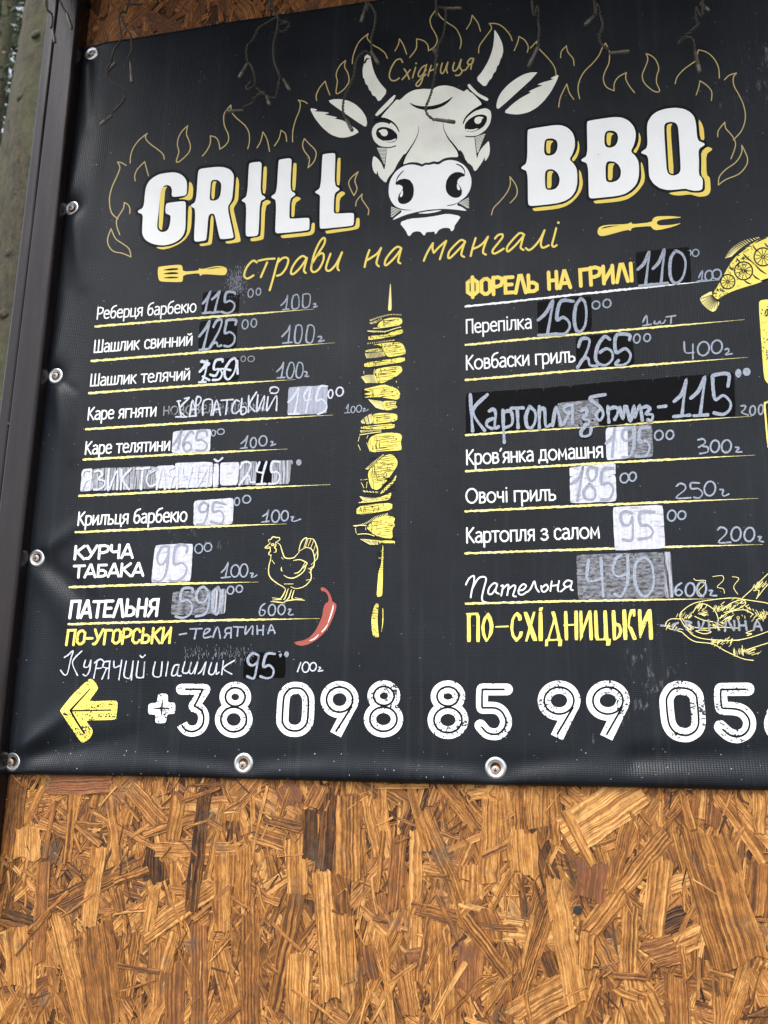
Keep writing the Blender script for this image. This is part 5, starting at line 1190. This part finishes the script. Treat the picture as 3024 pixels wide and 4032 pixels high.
TAPES = [
 ('black tape patch reading 115 beside the first dish of the left column', 'J', [('690 695 1088 683 1080 905 675 918', 'black')], '690 820 740 760 775 690 740 800 715 920;690 925 775 915;790 775 840 730 875 690 845 800 820 910;790 920 865 910;1040 715 1030 697 950 700 930 800 990 790 1035 830 1020 890 960 925 895 910', 26, 'marker'),
 ('black tape patch reading 125 beside the second dish of the left column', 'J', [('655 1010 1060 985 1050 1305 640 1330', 'black')], '650 1180 720 1090 765 1010 740 1130 695 1310;655 1325 735 1315;805 1075 840 1010 885 990 895 1030 860 1130 760 1310;770 1300 800 1255 840 1245 855 1285 890 1275;1045 1050 1050 1000 960 1000 945 1040 930 1140 985 1130 1035 1170 1030 1240 980 1285 925 1280', 27, 'marker'),
 ('scuffed black tape patch reading 150 with smeared white marker', 'O', [('670 55 1085 20 1080 265 660 300', 'black')], '655 180 700 130 740 60 715 200 680 290;650 295 720 290;905 70 900 45 830 60 810 150 870 150 900 200 870 260 800 270;1030 30 980 70 930 160 935 240 975 260 1030 190 1055 90 1045 40 1030 30;670 70 760 90 700 140;770 210 830 220 880 150 990 160;690 230 760 270;680 60 720 70;1065 60 1070 200', 26, 'marker_bright'),
 ('crinkled silver tape patch reading 145 after the handwritten word', 'P', [('378 345 805 325 795 632 365 652', 'steel')], '375 510 440 440 490 360 450 620;380 640 490 635;600 350 550 430 560 490 620 480;620 350 570 620;800 340 720 345 680 490 740 480 790 530 780 600 700 640', 24, 'marker_bright'),  # silver/steel look is blue-grey sky glare painted on the tape
 ('pale silver tape patch reading 165 in the left column', 'O', [('365 825 780 800 765 1050 350 1065', 'silver')], '365 980 420 900 460 820 420 1010;590 850 560 830 500 900 475 980 500 1040 550 1030 560 970 510 950 480 980;735 870 720 820 640 830 620 920 680 920 735 970 710 1030 620 1035', 26, 'marker_grey'),  # black tape, silver is painted sky glare
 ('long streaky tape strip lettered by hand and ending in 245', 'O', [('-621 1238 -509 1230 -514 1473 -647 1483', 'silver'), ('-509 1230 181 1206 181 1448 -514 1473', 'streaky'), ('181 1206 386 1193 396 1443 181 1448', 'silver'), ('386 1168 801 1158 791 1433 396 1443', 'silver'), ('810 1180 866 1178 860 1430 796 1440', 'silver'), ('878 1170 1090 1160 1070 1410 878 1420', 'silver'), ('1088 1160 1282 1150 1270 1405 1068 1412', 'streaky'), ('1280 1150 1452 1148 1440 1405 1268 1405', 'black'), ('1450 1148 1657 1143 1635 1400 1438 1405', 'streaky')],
  '-530 1248 -600 1258 -615 1318 -570 1358 -520 1338;-520 1248 -540 1463;-580 1358 -625 1463;-480 1268 -430 1258 -400 1298 -440 1348 -380 1368 -380 1418 -430 1458 -490 1463;-330 1238 -335 1468 -240 1258 -240 1458;-190 1248 -200 1458;-90 1238 -180 1348 -110 1458;-30 1238 110 1228;40 1238 20 1458;110 1288 170 1248 190 1228 110 1278 80 1368 120 1428 170 1408;190 1458 250 1218 280 1458;380 1218 320 1248 340 1308 400 1308;420 1218 410 1448;370 1318 330 1448;470 1228 470 1308 530 1308;570 1218 520 1438;640 1208 630 1428 750 1218 730 1428;820 1135 860 1155 905 1120;1100 1230 1130 1170 1190 1165 1215 1200 1180 1290 1090 1410;1110 1390 1160 1320 1200 1320 1210 1380 1255 1380;1310 1165 1280 1260 1350 1280;1385 1160 1350 1280 1330 1400;1275 1405 1375 1400;1530 1160 1450 1165 1440 1270 1500 1270 1530 1320 1500 1390 1410 1400', 24, 'marker_bright'),
 ('pale silver tape patch reading 95 beside the wings line', 'W', [('318 60 748 30 738 315 310 332', 'silver')], '470 110 420 80 375 130 390 180 450 170 475 110 460 220 420 310 350 320;660 100 540 80 525 180 600 170 640 230 610 310 500 290', 26, 'marker_grey'),  # black tape, silver is painted sky glare
 ('square silver tape patch reading 95 next to the chicken drawing', 'V', [('1000 1095 1415 1080 1385 1495 955 1505', 'silver')], '1130 1110 1075 1120 1025 1220 1040 1300 1090 1300 1140 1220;1150 1110 1140 1250 1110 1420 1050 1490 985 1480;1340 1180 1345 1105 1230 1110 1205 1300 1290 1290 1345 1350 1310 1440 1230 1490 1160 1480', 27, 'marker_grey'),  # black tape, silver is painted sky glare
 ('crinkled black and silver tape patch reading 590', 'W', [('85 1050 510 1028 500 1300 65 1305', 'crinkled'), ('508 1028 672 1018 658 1290 498 1300', 'streaky')], '300 1060 295 1015 195 1025 175 1150 250 1140 295 1200 280 1290 200 1335 120 1320;470 1040 420 1000 360 1040 345 1130 390 1170 450 1140 480 1050 480 1180 440 1290 340 1320;580 1000 530 1060 520 1200 560 1300 605 1220 615 1080 580 1000', 28, 'marker'),  # all black tape, the silver is its shine painted in
 ('black tape patch reading 95 above the phone number', 'b', [('725 335 1175 322 1168 605 712 615', 'black')], '880 360 820 340 770 390 775 450 820 470 870 430 885 360 860 500 830 610 760 590;1060 345 970 350 935 480 1000 470 1045 520 1030 590 970 610 905 590', 28, 'marker'),
 ('black tape patch reading 110 near the fish drawing', 'N', [('215 258 805 200 825 580 245 612', 'black')], '240 450 310 380 365 260 345 450 325 620;260 628 405 612;405 440 470 370 530 235 510 430 495 600;430 610 565 598;650 245 600 330 590 480 620 580 680 590 740 510 760 370 720 280 650 245', 33, 'marker'),
 ('black tape patch reading 150 beside the quail line of the right column', 'M', [('-234 795 355 735 358 1110 -222 1165', 'black')], '-224 1000 -139 920 -64 790 -89 960 -124 1160;-219 1165 -64 1155;160 795 20 800 -20 990 50 970 110 1020 115 1090 60 1150 -40 1150;240 765 185 850 170 1000 195 1110 245 1120 290 1040 300 900 280 800 240 765', 36, 'marker'),
 ('black tape patch reading 265 beside the sausage line', 'M', [('185 1180 800 1130 825 1490 195 1530', 'black')], '215 1290 245 1210 310 1200 335 1240 290 1380 205 1515;215 1500 270 1420 320 1420 340 1490 415 1500;555 1210 500 1180 430 1270 400 1400 430 1470 510 1490 580 1430 580 1350 520 1310 450 1350;770 1215 765 1160 625 1170 625 1350 720 1310 780 1370 760 1450 690 1490 620 1480 650 1440', 36, 'marker'),
 ('long strip of black tape pieces lettered by hand and ending in 115', 'S', [('95 410 364 390 372 830 95 850', 'black'), ('360 392 650 372 662 815 368 832', 'black'), ('646 372 940 352 952 800 658 817', 'black'), ('938 355 1234 330 1242 780 948 800', 'black'), ('1232 330 1534 300 1545 770 1240 782', 'black'), ('1090 520 1590 470 1600 765 1100 790', 'crinkled'), ('1530 300 1836 276 1848 745 1540 770', 'black'), ('1832 278 2132 258 2150 712 1846 745', 'black'), ('2130 258 2410 230 2430 695 2148 715', 'black'), ('2408 230 2730 210 2745 660 2428 698', 'black'), ('2728 205 3010 190 3030 655 2742 662', 'black')],
  '145 430 155 620 170 825;330 430 175 610 300 820;350 610 395 590 420 640 410 790 450 780;390 690 330 720 325 770 380 800;500 600 505 780 515 950;510 620 580 610 605 690 590 760 520 790;590 578 720 575;655 580 665 790;790 560 750 660 760 770 810 790 850 720 850 620 790 560;895 560 895 790;900 600 950 590 965 770 1015 760;1040 770 1080 570 1130 760;1250 545 1190 550 1160 590 1200 630 1250 620;1255 545 1255 740;1215 640 1160 750;1350 610 1400 580 1410 640 1370 690 1430 710 1425 760 1390 760;1400 770 1350 830 1360 880 1440 870 1460 790;1610 430 1460 460 1470 500 1560 570 1590 650 1550 710 1510 650 1560 590;1640 560 1650 730;1650 590 1700 570 1745 580 1745 640 1715 700;1770 570 1805 690 1825 560;1845 560 1885 710 1925 560 1935 680 1985 550 2015 710;2025 570 2065 560 2095 590 2055 640 2125 650 2115 710 2075 705;2190 565 2270 555;2360 505 2445 420 2495 270 2465 480 2445 660;2355 670 2530 655;2540 470 2625 390 2695 240 2670 450 2645 640;2575 662 2725 650;2945 340 2950 210 2795 220 2780 280 2805 480 2895 440 2970 510 2965 590 2895 645 2795 630', 38, 'marker'),
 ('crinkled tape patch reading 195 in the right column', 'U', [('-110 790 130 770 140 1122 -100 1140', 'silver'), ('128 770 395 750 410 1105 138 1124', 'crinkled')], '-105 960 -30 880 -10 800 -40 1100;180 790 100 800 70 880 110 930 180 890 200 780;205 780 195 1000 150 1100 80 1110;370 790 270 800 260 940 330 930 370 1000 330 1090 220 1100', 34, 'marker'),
 ('silver tape patch of two layers reading 185', 'S', [('1222 1220 1722 1170 1724 1300 1226 1325', 'silver'), ('1226 1320 1726 1296 1735 1590 1232 1610', 'silver')], '1240 1400 1330 1330 1370 1220 1310 1580;1520 1230 1440 1220 1420 1300 1460 1370 1510 1320 1520 1230;1440 1400 1380 1480 1400 1560 1490 1560 1500 1470 1440 1400;1700 1230 1590 1240 1570 1390 1650 1390 1700 1450 1660 1560 1570 1570', 34, 'marker_grey'),  # black tape, silver is painted sky glare
 ('silver tape patch reading 95 in the right column above 490', 'Z', [('-30 -10 515 -32 540 440 -10 465', 'silver')], '180 60 110 40 55 80 80 180 150 180 180 100 185 230 175 350 80 345;420 45 270 55 270 180 350 190 405 250 370 320 250 340', 34, 'marker_grey'),  # black tape, silver is painted sky glare
 ('wide crinkled tape patch reading 490 beside the pan drawing', 'Z', [('-430 515 200 490 215 985 -410 995', 'crinkled'), ('195 490 525 480 540 978 212 987', 'crinkled'), ('522 480 602 478 635 975 537 980', 'streaky')], '-295 570 -305 790 -155 770;-160 550 -135 960;60 520 0 560 -30 690 30 750 110 720;130 520 130 800 60 960 -10 940;290 540 215 620 210 800 260 930 340 960 410 850 400 650 350 560 290 540', 34, 'marker')]
for lab, tl, pieces, digits, w, mt in TAPES:
    q = P(tl, pieces[0][0]); c = lay([(sum(p[0] for p in q)/4, max(p[1] for p in q))], TAPE_T)[0]
    t = thing('tape_patch', Vector(c), lab, 'tape', 'tape patches with prices')
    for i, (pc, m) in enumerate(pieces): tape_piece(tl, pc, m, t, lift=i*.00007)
    hand('handwriting', tl, digits, w, mt, t, TAPE_T+len(pieces)*.00007+.00018)

# ================================================================ marker writing straight on the banner
HAND = [('J', 'o 1210 705 28 45;o 1295 690 25 38', 13, 'marker'), ('K', '295 840 345 790 370 730 350 880;315 885 380 878;430 735 415 800 420 870 460 875 490 850 490 760 470 720 430 735;535 720 535 850 580 860 605 830 615 740 590 712 540 720;650 825 670 820 670 840 650 860 690 850', 16, 'marker'),
 ('J', 'o 1150 1045 32 50;o 1245 1030 30 45', 14, 'marker'), ('K', '305 1180 370 1110 395 1060 375 1240;315 1250 415 1240;460 1065 445 1180 455 1245 500 1240 525 1150 520 1070 490 1050 460 1065;590 1060 570 1180 580 1240 630 1240 655 1160 655 1080 620 1050 590 1060;700 1180 730 1180 735 1200 705 1235 765 1220', 18, 'marker'),
 ('O', 'o 1130 38 25 30;o 1215 38 35 30', 9, 'marker_dim'), ('K', '250 1560 300 1510 325 1460 300 1620;255 1628 335 1622;390 1470 360 1560 370 1620 410 1625 440 1540 430 1470 400 1460 390 1470;480 1470 460 1560 470 1620 510 1620 535 1560 530 1480 500 1458 480 1470;550 1560 575 1565 575 1590 555 1610 595 1610', 17, 'marker'),
 ('O', '425 500 455 670;395 670 440 668;410 500 445 495;540 465 440 580 500 670;470 672 515 668;490 470 540 460;545 660 580 490 615 650;560 590 605 585;540 665 620 655;610 660 620 470 660 455 670 490 640 540 615 545;690 650 700 500 790 490 780 650;800 650 840 490 880 650;815 590 870 585;890 490 1020 480;955 490 940 640;1085 500 1050 490 1015 550 1010 620 1050 630 1095 590;1115 470 1105 630 1150 630 1165 590 1140 560 1110 570;1190 440 1185 620;1275 400 1200 530 1255 610;1290 430 1280 610 1360 440 1340 600;1400 450 1390 600 1490 440 1490 600;1420 390 1430 355 1480 345 1515 370 1490 410 1430 410', 18, 'marker_bright'),
 ('P', 'o 835 420 25 45;o 935 395 38 48', 17, 'marker_bright'), ('P', '1005 580 1030 535 1020 620;990 628 1045 622;o 1080 590 22 35;o 1145 580 28 38;1190 580 1210 580 1190 610 1215 605 1245 590', 11, 'marker'), ('O', 'o 805 845 22 32;o 885 830 38 30', 13, 'marker'),
 ('O', '1105 960 1150 920 1180 875 1145 1010;1100 1012 1170 1005;o 1240 950 32 55;o 1345 930 42 55;1430 940 1450 940 1445 965 1430 985 1480 965', 16, 'marker'), ('P', 'd 400 1165 26 28;d 490 1165 30 34', 16, 'marker_dim'), ('W', 'o 785 70 28 42;o 890 45 42 42', 15, 'marker'),
 ('W', '1065 230 1110 200 1130 165 1100 290;1055 295 1130 285;o 1205 230 42 65;o 1305 225 38 55;1375 240 1400 240 1380 275 1410 285 1475 262', 17, 'marker'), ('V', 'o 1475 1135 42 50;o 1575 1120 40 45', 14, 'marker'), ('W', '615 840 655 800 690 735 660 890;615 900 710 890;o 765 825 45 65;o 860 820 42 70;930 850 960 855 940 890 970 890 1000 870', 16, 'marker'),
 ('W', 'o 715 1035 35 42;o 810 1020 34 38', 16, 'marker'), ('W', '1090 1180 1050 1210 1030 1270 1040 1310 1080 1300 1090 1260 1060 1250;o 1165 1250 38 60;o 1270 1245 38 55;1345 1245 1370 1245 1345 1290 1365 1305 1395 1298', 16, 'marker'),
 ('b', '20 135 95 122;135 75 265 70;205 75 185 180;295 130 340 100 350 75 310 75 285 120 290 170 365 155;385 165 420 70 445 65 465 175;585 60 530 70 520 115 575 120;585 60 580 170;540 120 510 170;610 50 715 55;660 55 650 150;745 45 740 130 815 40 815 130;865 40 870 130;935 35 930 135;870 90 930 85;985 125 1020 30 1060 120;1000 90 1045 85', 18, 'marker'),
 ('a', '150 660 190 635 245 590 220 680 185 830 150 850 110 800;340 590 240 710 295 855;380 690 365 760 410 760 440 690;440 690 425 800 390 860 355 845;510 690 470 885;480 720 540 680 580 710 560 770 500 780;650 700 590 710 570 760 630 780;645 700 630 890;610 780 560 895;690 700 695 770 750 750;775 690 745 900;825 700 800 850 830 885 870 870 900 700;900 700 880 905;955 700 935 850 960 880 1010 860 1025 705 1010 880;975 640 1000 660 1030 635;1140 710 1115 830 1140 870 1200 855 1215 710;1215 710 1200 860;1280 710 1255 860;1400 740 1350 750 1320 830 1330 860 1370 840 1400 740 1380 850 1420 860', 15, 'marker_bright'),
 ('b', '80 430 55 530 75 555 120 540 150 430 130 545 165 550 220 430 185 560;225 560 260 530 310 430 280 570;370 440 340 540 360 570 400 550 430 440 420 560 450 545;500 420 480 570;620 415 500 500 590 565', 15, 'marker_bright'), ('b', '1340 440 1305 540;o 1395 490 38 55;o 1475 485 35 45;1540 490 1555 500 1530 535 1580 525', 14, 'marker_bright'), ('b', 'd 1110 350 26 34;d 1185 350 26 32', 14, 'marker_dim'),
 ('N', 'o 800 270 20 32;o 870 268 35 38', 14, 'marker'), ('N', '905 535 945 465 935 570;890 575 970 568;o 1015 515 42 55;o 1100 500 48 52', 18, 'marker'), ('M', 'o 405 835 42 42;o 525 818 42 45', 17, 'marker'), ('M', '915 1020 955 950 965 1050;915 1060 1005 1045;1045 1010 1040 1035 1080 1035 1100 1010 1110 1035 1140 1030 1160 1000;1170 965 1270 950;1225 965 1220 1030', 18, 'marker'),
 ('M', 'o 850 1200 35 48;o 962 1190 35 42', 17, 'marker'), ('N', '745 1235 760 1350 850 1350;840 1260 840 1420;o 955 1310 62 75;o 1100 1290 58 72;1190 1320 1220 1310 1230 1340 1195 1375 1265 1365', 19, 'marker'), ('U', 'd 1335 195 34 48;d 1425 180 44 44', 19, 'marker'),
 ('U', '1365 550 1410 550 1400 590 1370 620 1440 650;o 1490 600 30 50;o 1580 590 26 52', 19, 'marker_dim'), ('U', 'o 470 870 45 52;o 590 865 40 48', 19, 'marker'), ('U', '895 920 950 910 975 950 905 1000;950 990 1000 1000 1000 1050 915 1070;o 1080 990 48 65;o 1205 990 52 68;1305 1000 1340 1010 1310 1050 1370 1050', 20, 'marker'),
 ('U', 'o 95 1335 45 52;o 185 1320 38 48', 18, 'marker'), ('U', '660 1425 700 1395 750 1410 755 1460 660 1550 815 1550;910 1390 820 1390 825 1450 900 1450 945 1500 910 1550 850 1545;o 1025 1450 60 78;1135 1460 1170 1465 1160 1510 1180 1530 1230 1510', 19, 'marker'), ('Z', 'o 610 85 45 58;o 720 80 42 45', 18, 'marker'),
 ('Z', '1110 240 1150 210 1205 240 1195 290 1120 375 1250 375;o 1310 285 52 75;o 1455 290 55 75;1550 315 1580 320 1560 355 1605 370', 20, 'marker'), ('Z', '715 820 660 860 650 930 690 955 725 920 690 890 655 910;o 810 890 50 72;o 935 885 50 78;1020 900 1050 905 1030 950 1095 955', 22, 'marker'),
 ('Z', '490 1280 590 1290;680 1250 620 1280 640 1330 690 1320;760 1230 770 1320;760 1230 820 1250 780 1280 850 1300 780 1325;900 1240 920 1330 960 1240;1010 1220 1020 1330;1110 1230 1120 1330;1200 1230 1190 1340;1230 1240 1290 1330 1290 1230;1340 1230 1345 1330;1345 1280 1410 1280;1410 1230 1425 1330;1500 1330 1540 1230 1590 1330;1520 1290 1570 1290', 24, 'marker_dim')]
for tl, txt, w, mt in HAND: hand('handwriting', tl, txt, w, mt, banner, .00060)

# chalky smear left of the first price and wiped writing above the last line
s = Sheet(); rr = random.Random(21)
for i in range(320):
    u = rr.gauss(0, 1); v = rr.gauss(0, 1); x, y = 1060+u*48+v*10, 590+v*75-u*30
    s.stroke(P('J', [x, y, x+rr.uniform(-10, 10), y-rr.uniform(6, 26)]), rr.uniform(.5, 1.5), smooth=False, cap=False)
for i in range(170):
    x, y = rr.uniform(80, 830), 330+rr.gauss(0, 40)
    s.stroke(P('b', [x, y, x+rr.uniform(-8, 8), y+rr.uniform(6, 40)]), rr.uniform(.4, 1.3), smooth=False, cap=False)
tag(s.build('chalk_smear', 'marker_dim', banner, .00028), kind='stuff')
s = Sheet()
for i in range(130):
    x, y = rr.uniform(40, 3000), rr.choice((rr.uniform(2950, 3070), rr.uniform(300, 3050)))
    if x < 330 and y < 2300: continue
    r = rr.uniform(.8, 2.6); s.disc((x, y), r, r*rr.uniform(.7, 1.3), n=7)
tag(s.build('paint_specks', 'marker', banner, .00030), kind='stuff')

# ================================================================ hanging light strings
def string_light(label, tile, wires, bulbs, hang=.05):
    """twisted cable hanging from the overhang; wires and bulbs as pixel paths at a distance hang from the wall"""
    first = P(tile, wires[0])[0]; top = wp(first[0], first[1], -hang)
    t = thing('light_string', (top[0], -hang, EAVE_Z), label, 'string light', 'light strings hanging from the overhang')
    rr = random.Random(int(top[0]*1e4))
    for wi, w in enumerate(wires):
        pts = [tuple(p) for p in on_plane(P(tile, w), -hang)]
        pts = [(p[0], p[1]+rr.uniform(-.006, .006), p[2]) for p in pts]
        if first[1] < 30 and wi == 0: pts = [(pts[0][0]+.004, pts[0][1], EAVE_Z+.004)]+pts
        path = [Vector(p) for p in catmull(pts, 10)]
        q, acc = [path[0]], 0
        for a, b in zip(path, path[1:]):
            n = max(1, int((b-a).length/.0016))
            for i in range(1, n+1): q.append(a.lerp(b, i/n))
        up = Vector((0, -1, 0)); V, Fc = [], []
        for ph in (0, math.pi):
            hp = []; s_ = 0
            for i, p in enumerate(q):
                if i: s_ += (p-q[i-1]).length
                tn = (q[min(i+1, len(q)-1)]-q[max(i-1, 0)]).normalized()
                u = (up-tn*up.dot(tn)).normalized(); v = tn.cross(u); a = s_*2*math.pi/.011+ph+.6*math.sin(s_*60)
                hp.append(p+(u*math.cos(a)+v*math.sin(a))*.00105)
            tube(V, Fc, hp, .00085, 5)
        link_mesh('cable', V, Fc, MAT['wire'], t, True)
    for b in bulbs:
        a, c = [Vector(p) for p in on_plane(P(tile, b), -hang)]
        a.y += rr.uniform(-.003, .003); c.y += rr.uniform(-.008, .004)
        d = c-a; V, Fc = [], []
        tube(V, Fc, [a+d*x for x in (0, .03, .10, .62, .66, .70, .93, .98, 1)], [.0010, .0016, .0020, .0021, .0028, .0024, .0024, .0019, .0010], 10)
        link_mesh('bulb', V, Fc, MAT['bulb'], t, True)
SL = [('string light with two dusty bulbs hanging in front of the dark post', '0', ['395 0 410 100 420 200 425 245', '490 0 515 60 545 105'], ['428 240 452 352', '548 108 598 250'], .06),
 ('string light with a crooked cable beside the upper left corner of the banner', '0', ['1030 0 1000 90 985 170 975 300 940 420 900 520 885 580 890 630 940 680 1000 720 1000 780 950 870 925 940', '1000 150 1040 250 1075 300 1065 400 1065 500', '1020 18 1080 25 1140 10'], ['922 945 840 1048', '878 588 952 522', '1060 495 1072 668'], .05),
 ('looped string light above the gap between flames and the left ear of the cow', 'B', ['450 0 480 60 510 150 545 190 540 330 490 480 490 640 540 780 560 850 560 940 480 1040 350 1040 240 1090 165 1180', '520 180 420 260 330 320 250 420 220 540 200 620 205 690', '230 680 280 800 270 900 200 960 190 910 250 900', '290 930 350 980 400 1020', '545 200 620 215 660 270 590 320 530 290 560 240 640 250'], ['205 685 112 850', '160 1188 -30 1222', '410 1040 455 1162', '590 855 685 1022'], .05),
 ('string light hanging over the left horn and ear of the cow', 'B', ['1500 0 1540 50 1600 160 1590 300 1555 420 1545 560 1480 580 1400 690 1370 850 1320 970 1250 1060 1240 1180 1270 1290'], ['1505 40 1435 232', '1275 1290 1348 1422', '1550 570 1645 735'], .045),
 ('string light hanging over the forehead of the cow', 'D', ['870 0 900 60 960 100 990 150 960 320 910 430 900 560 880 700 870 820 830 950 800 1080 770 1180 790 1270 855 1302'], ['855 1302 1086 1320', '945 76 1152 76', '892 620 850 545'], .035),
 ('short string light ending beside the right horn of the cow', 'I', ['540 0 600 100 605 200 620 300 610 430 600 525'], ['602 525 498 722'], .05),
 ('fuzzy string light with one level bulb above the letters BB', 'I', ['1215 0 1245 80 1280 150 1310 300 1270 420 1300 500 1375 575'], ['1375 578 1598 586', '1248 125 1112 315'], .05),
 ('string light with a hanging bulb above the letter Q', 'G', ['940 0 880 80 890 200 910 230 830 340 720 400 700 450 770 440 840 460 865 545'], ['868 540 918 780', '920 20 1015 130'], .045)]
for a in SL: string_light(*a)
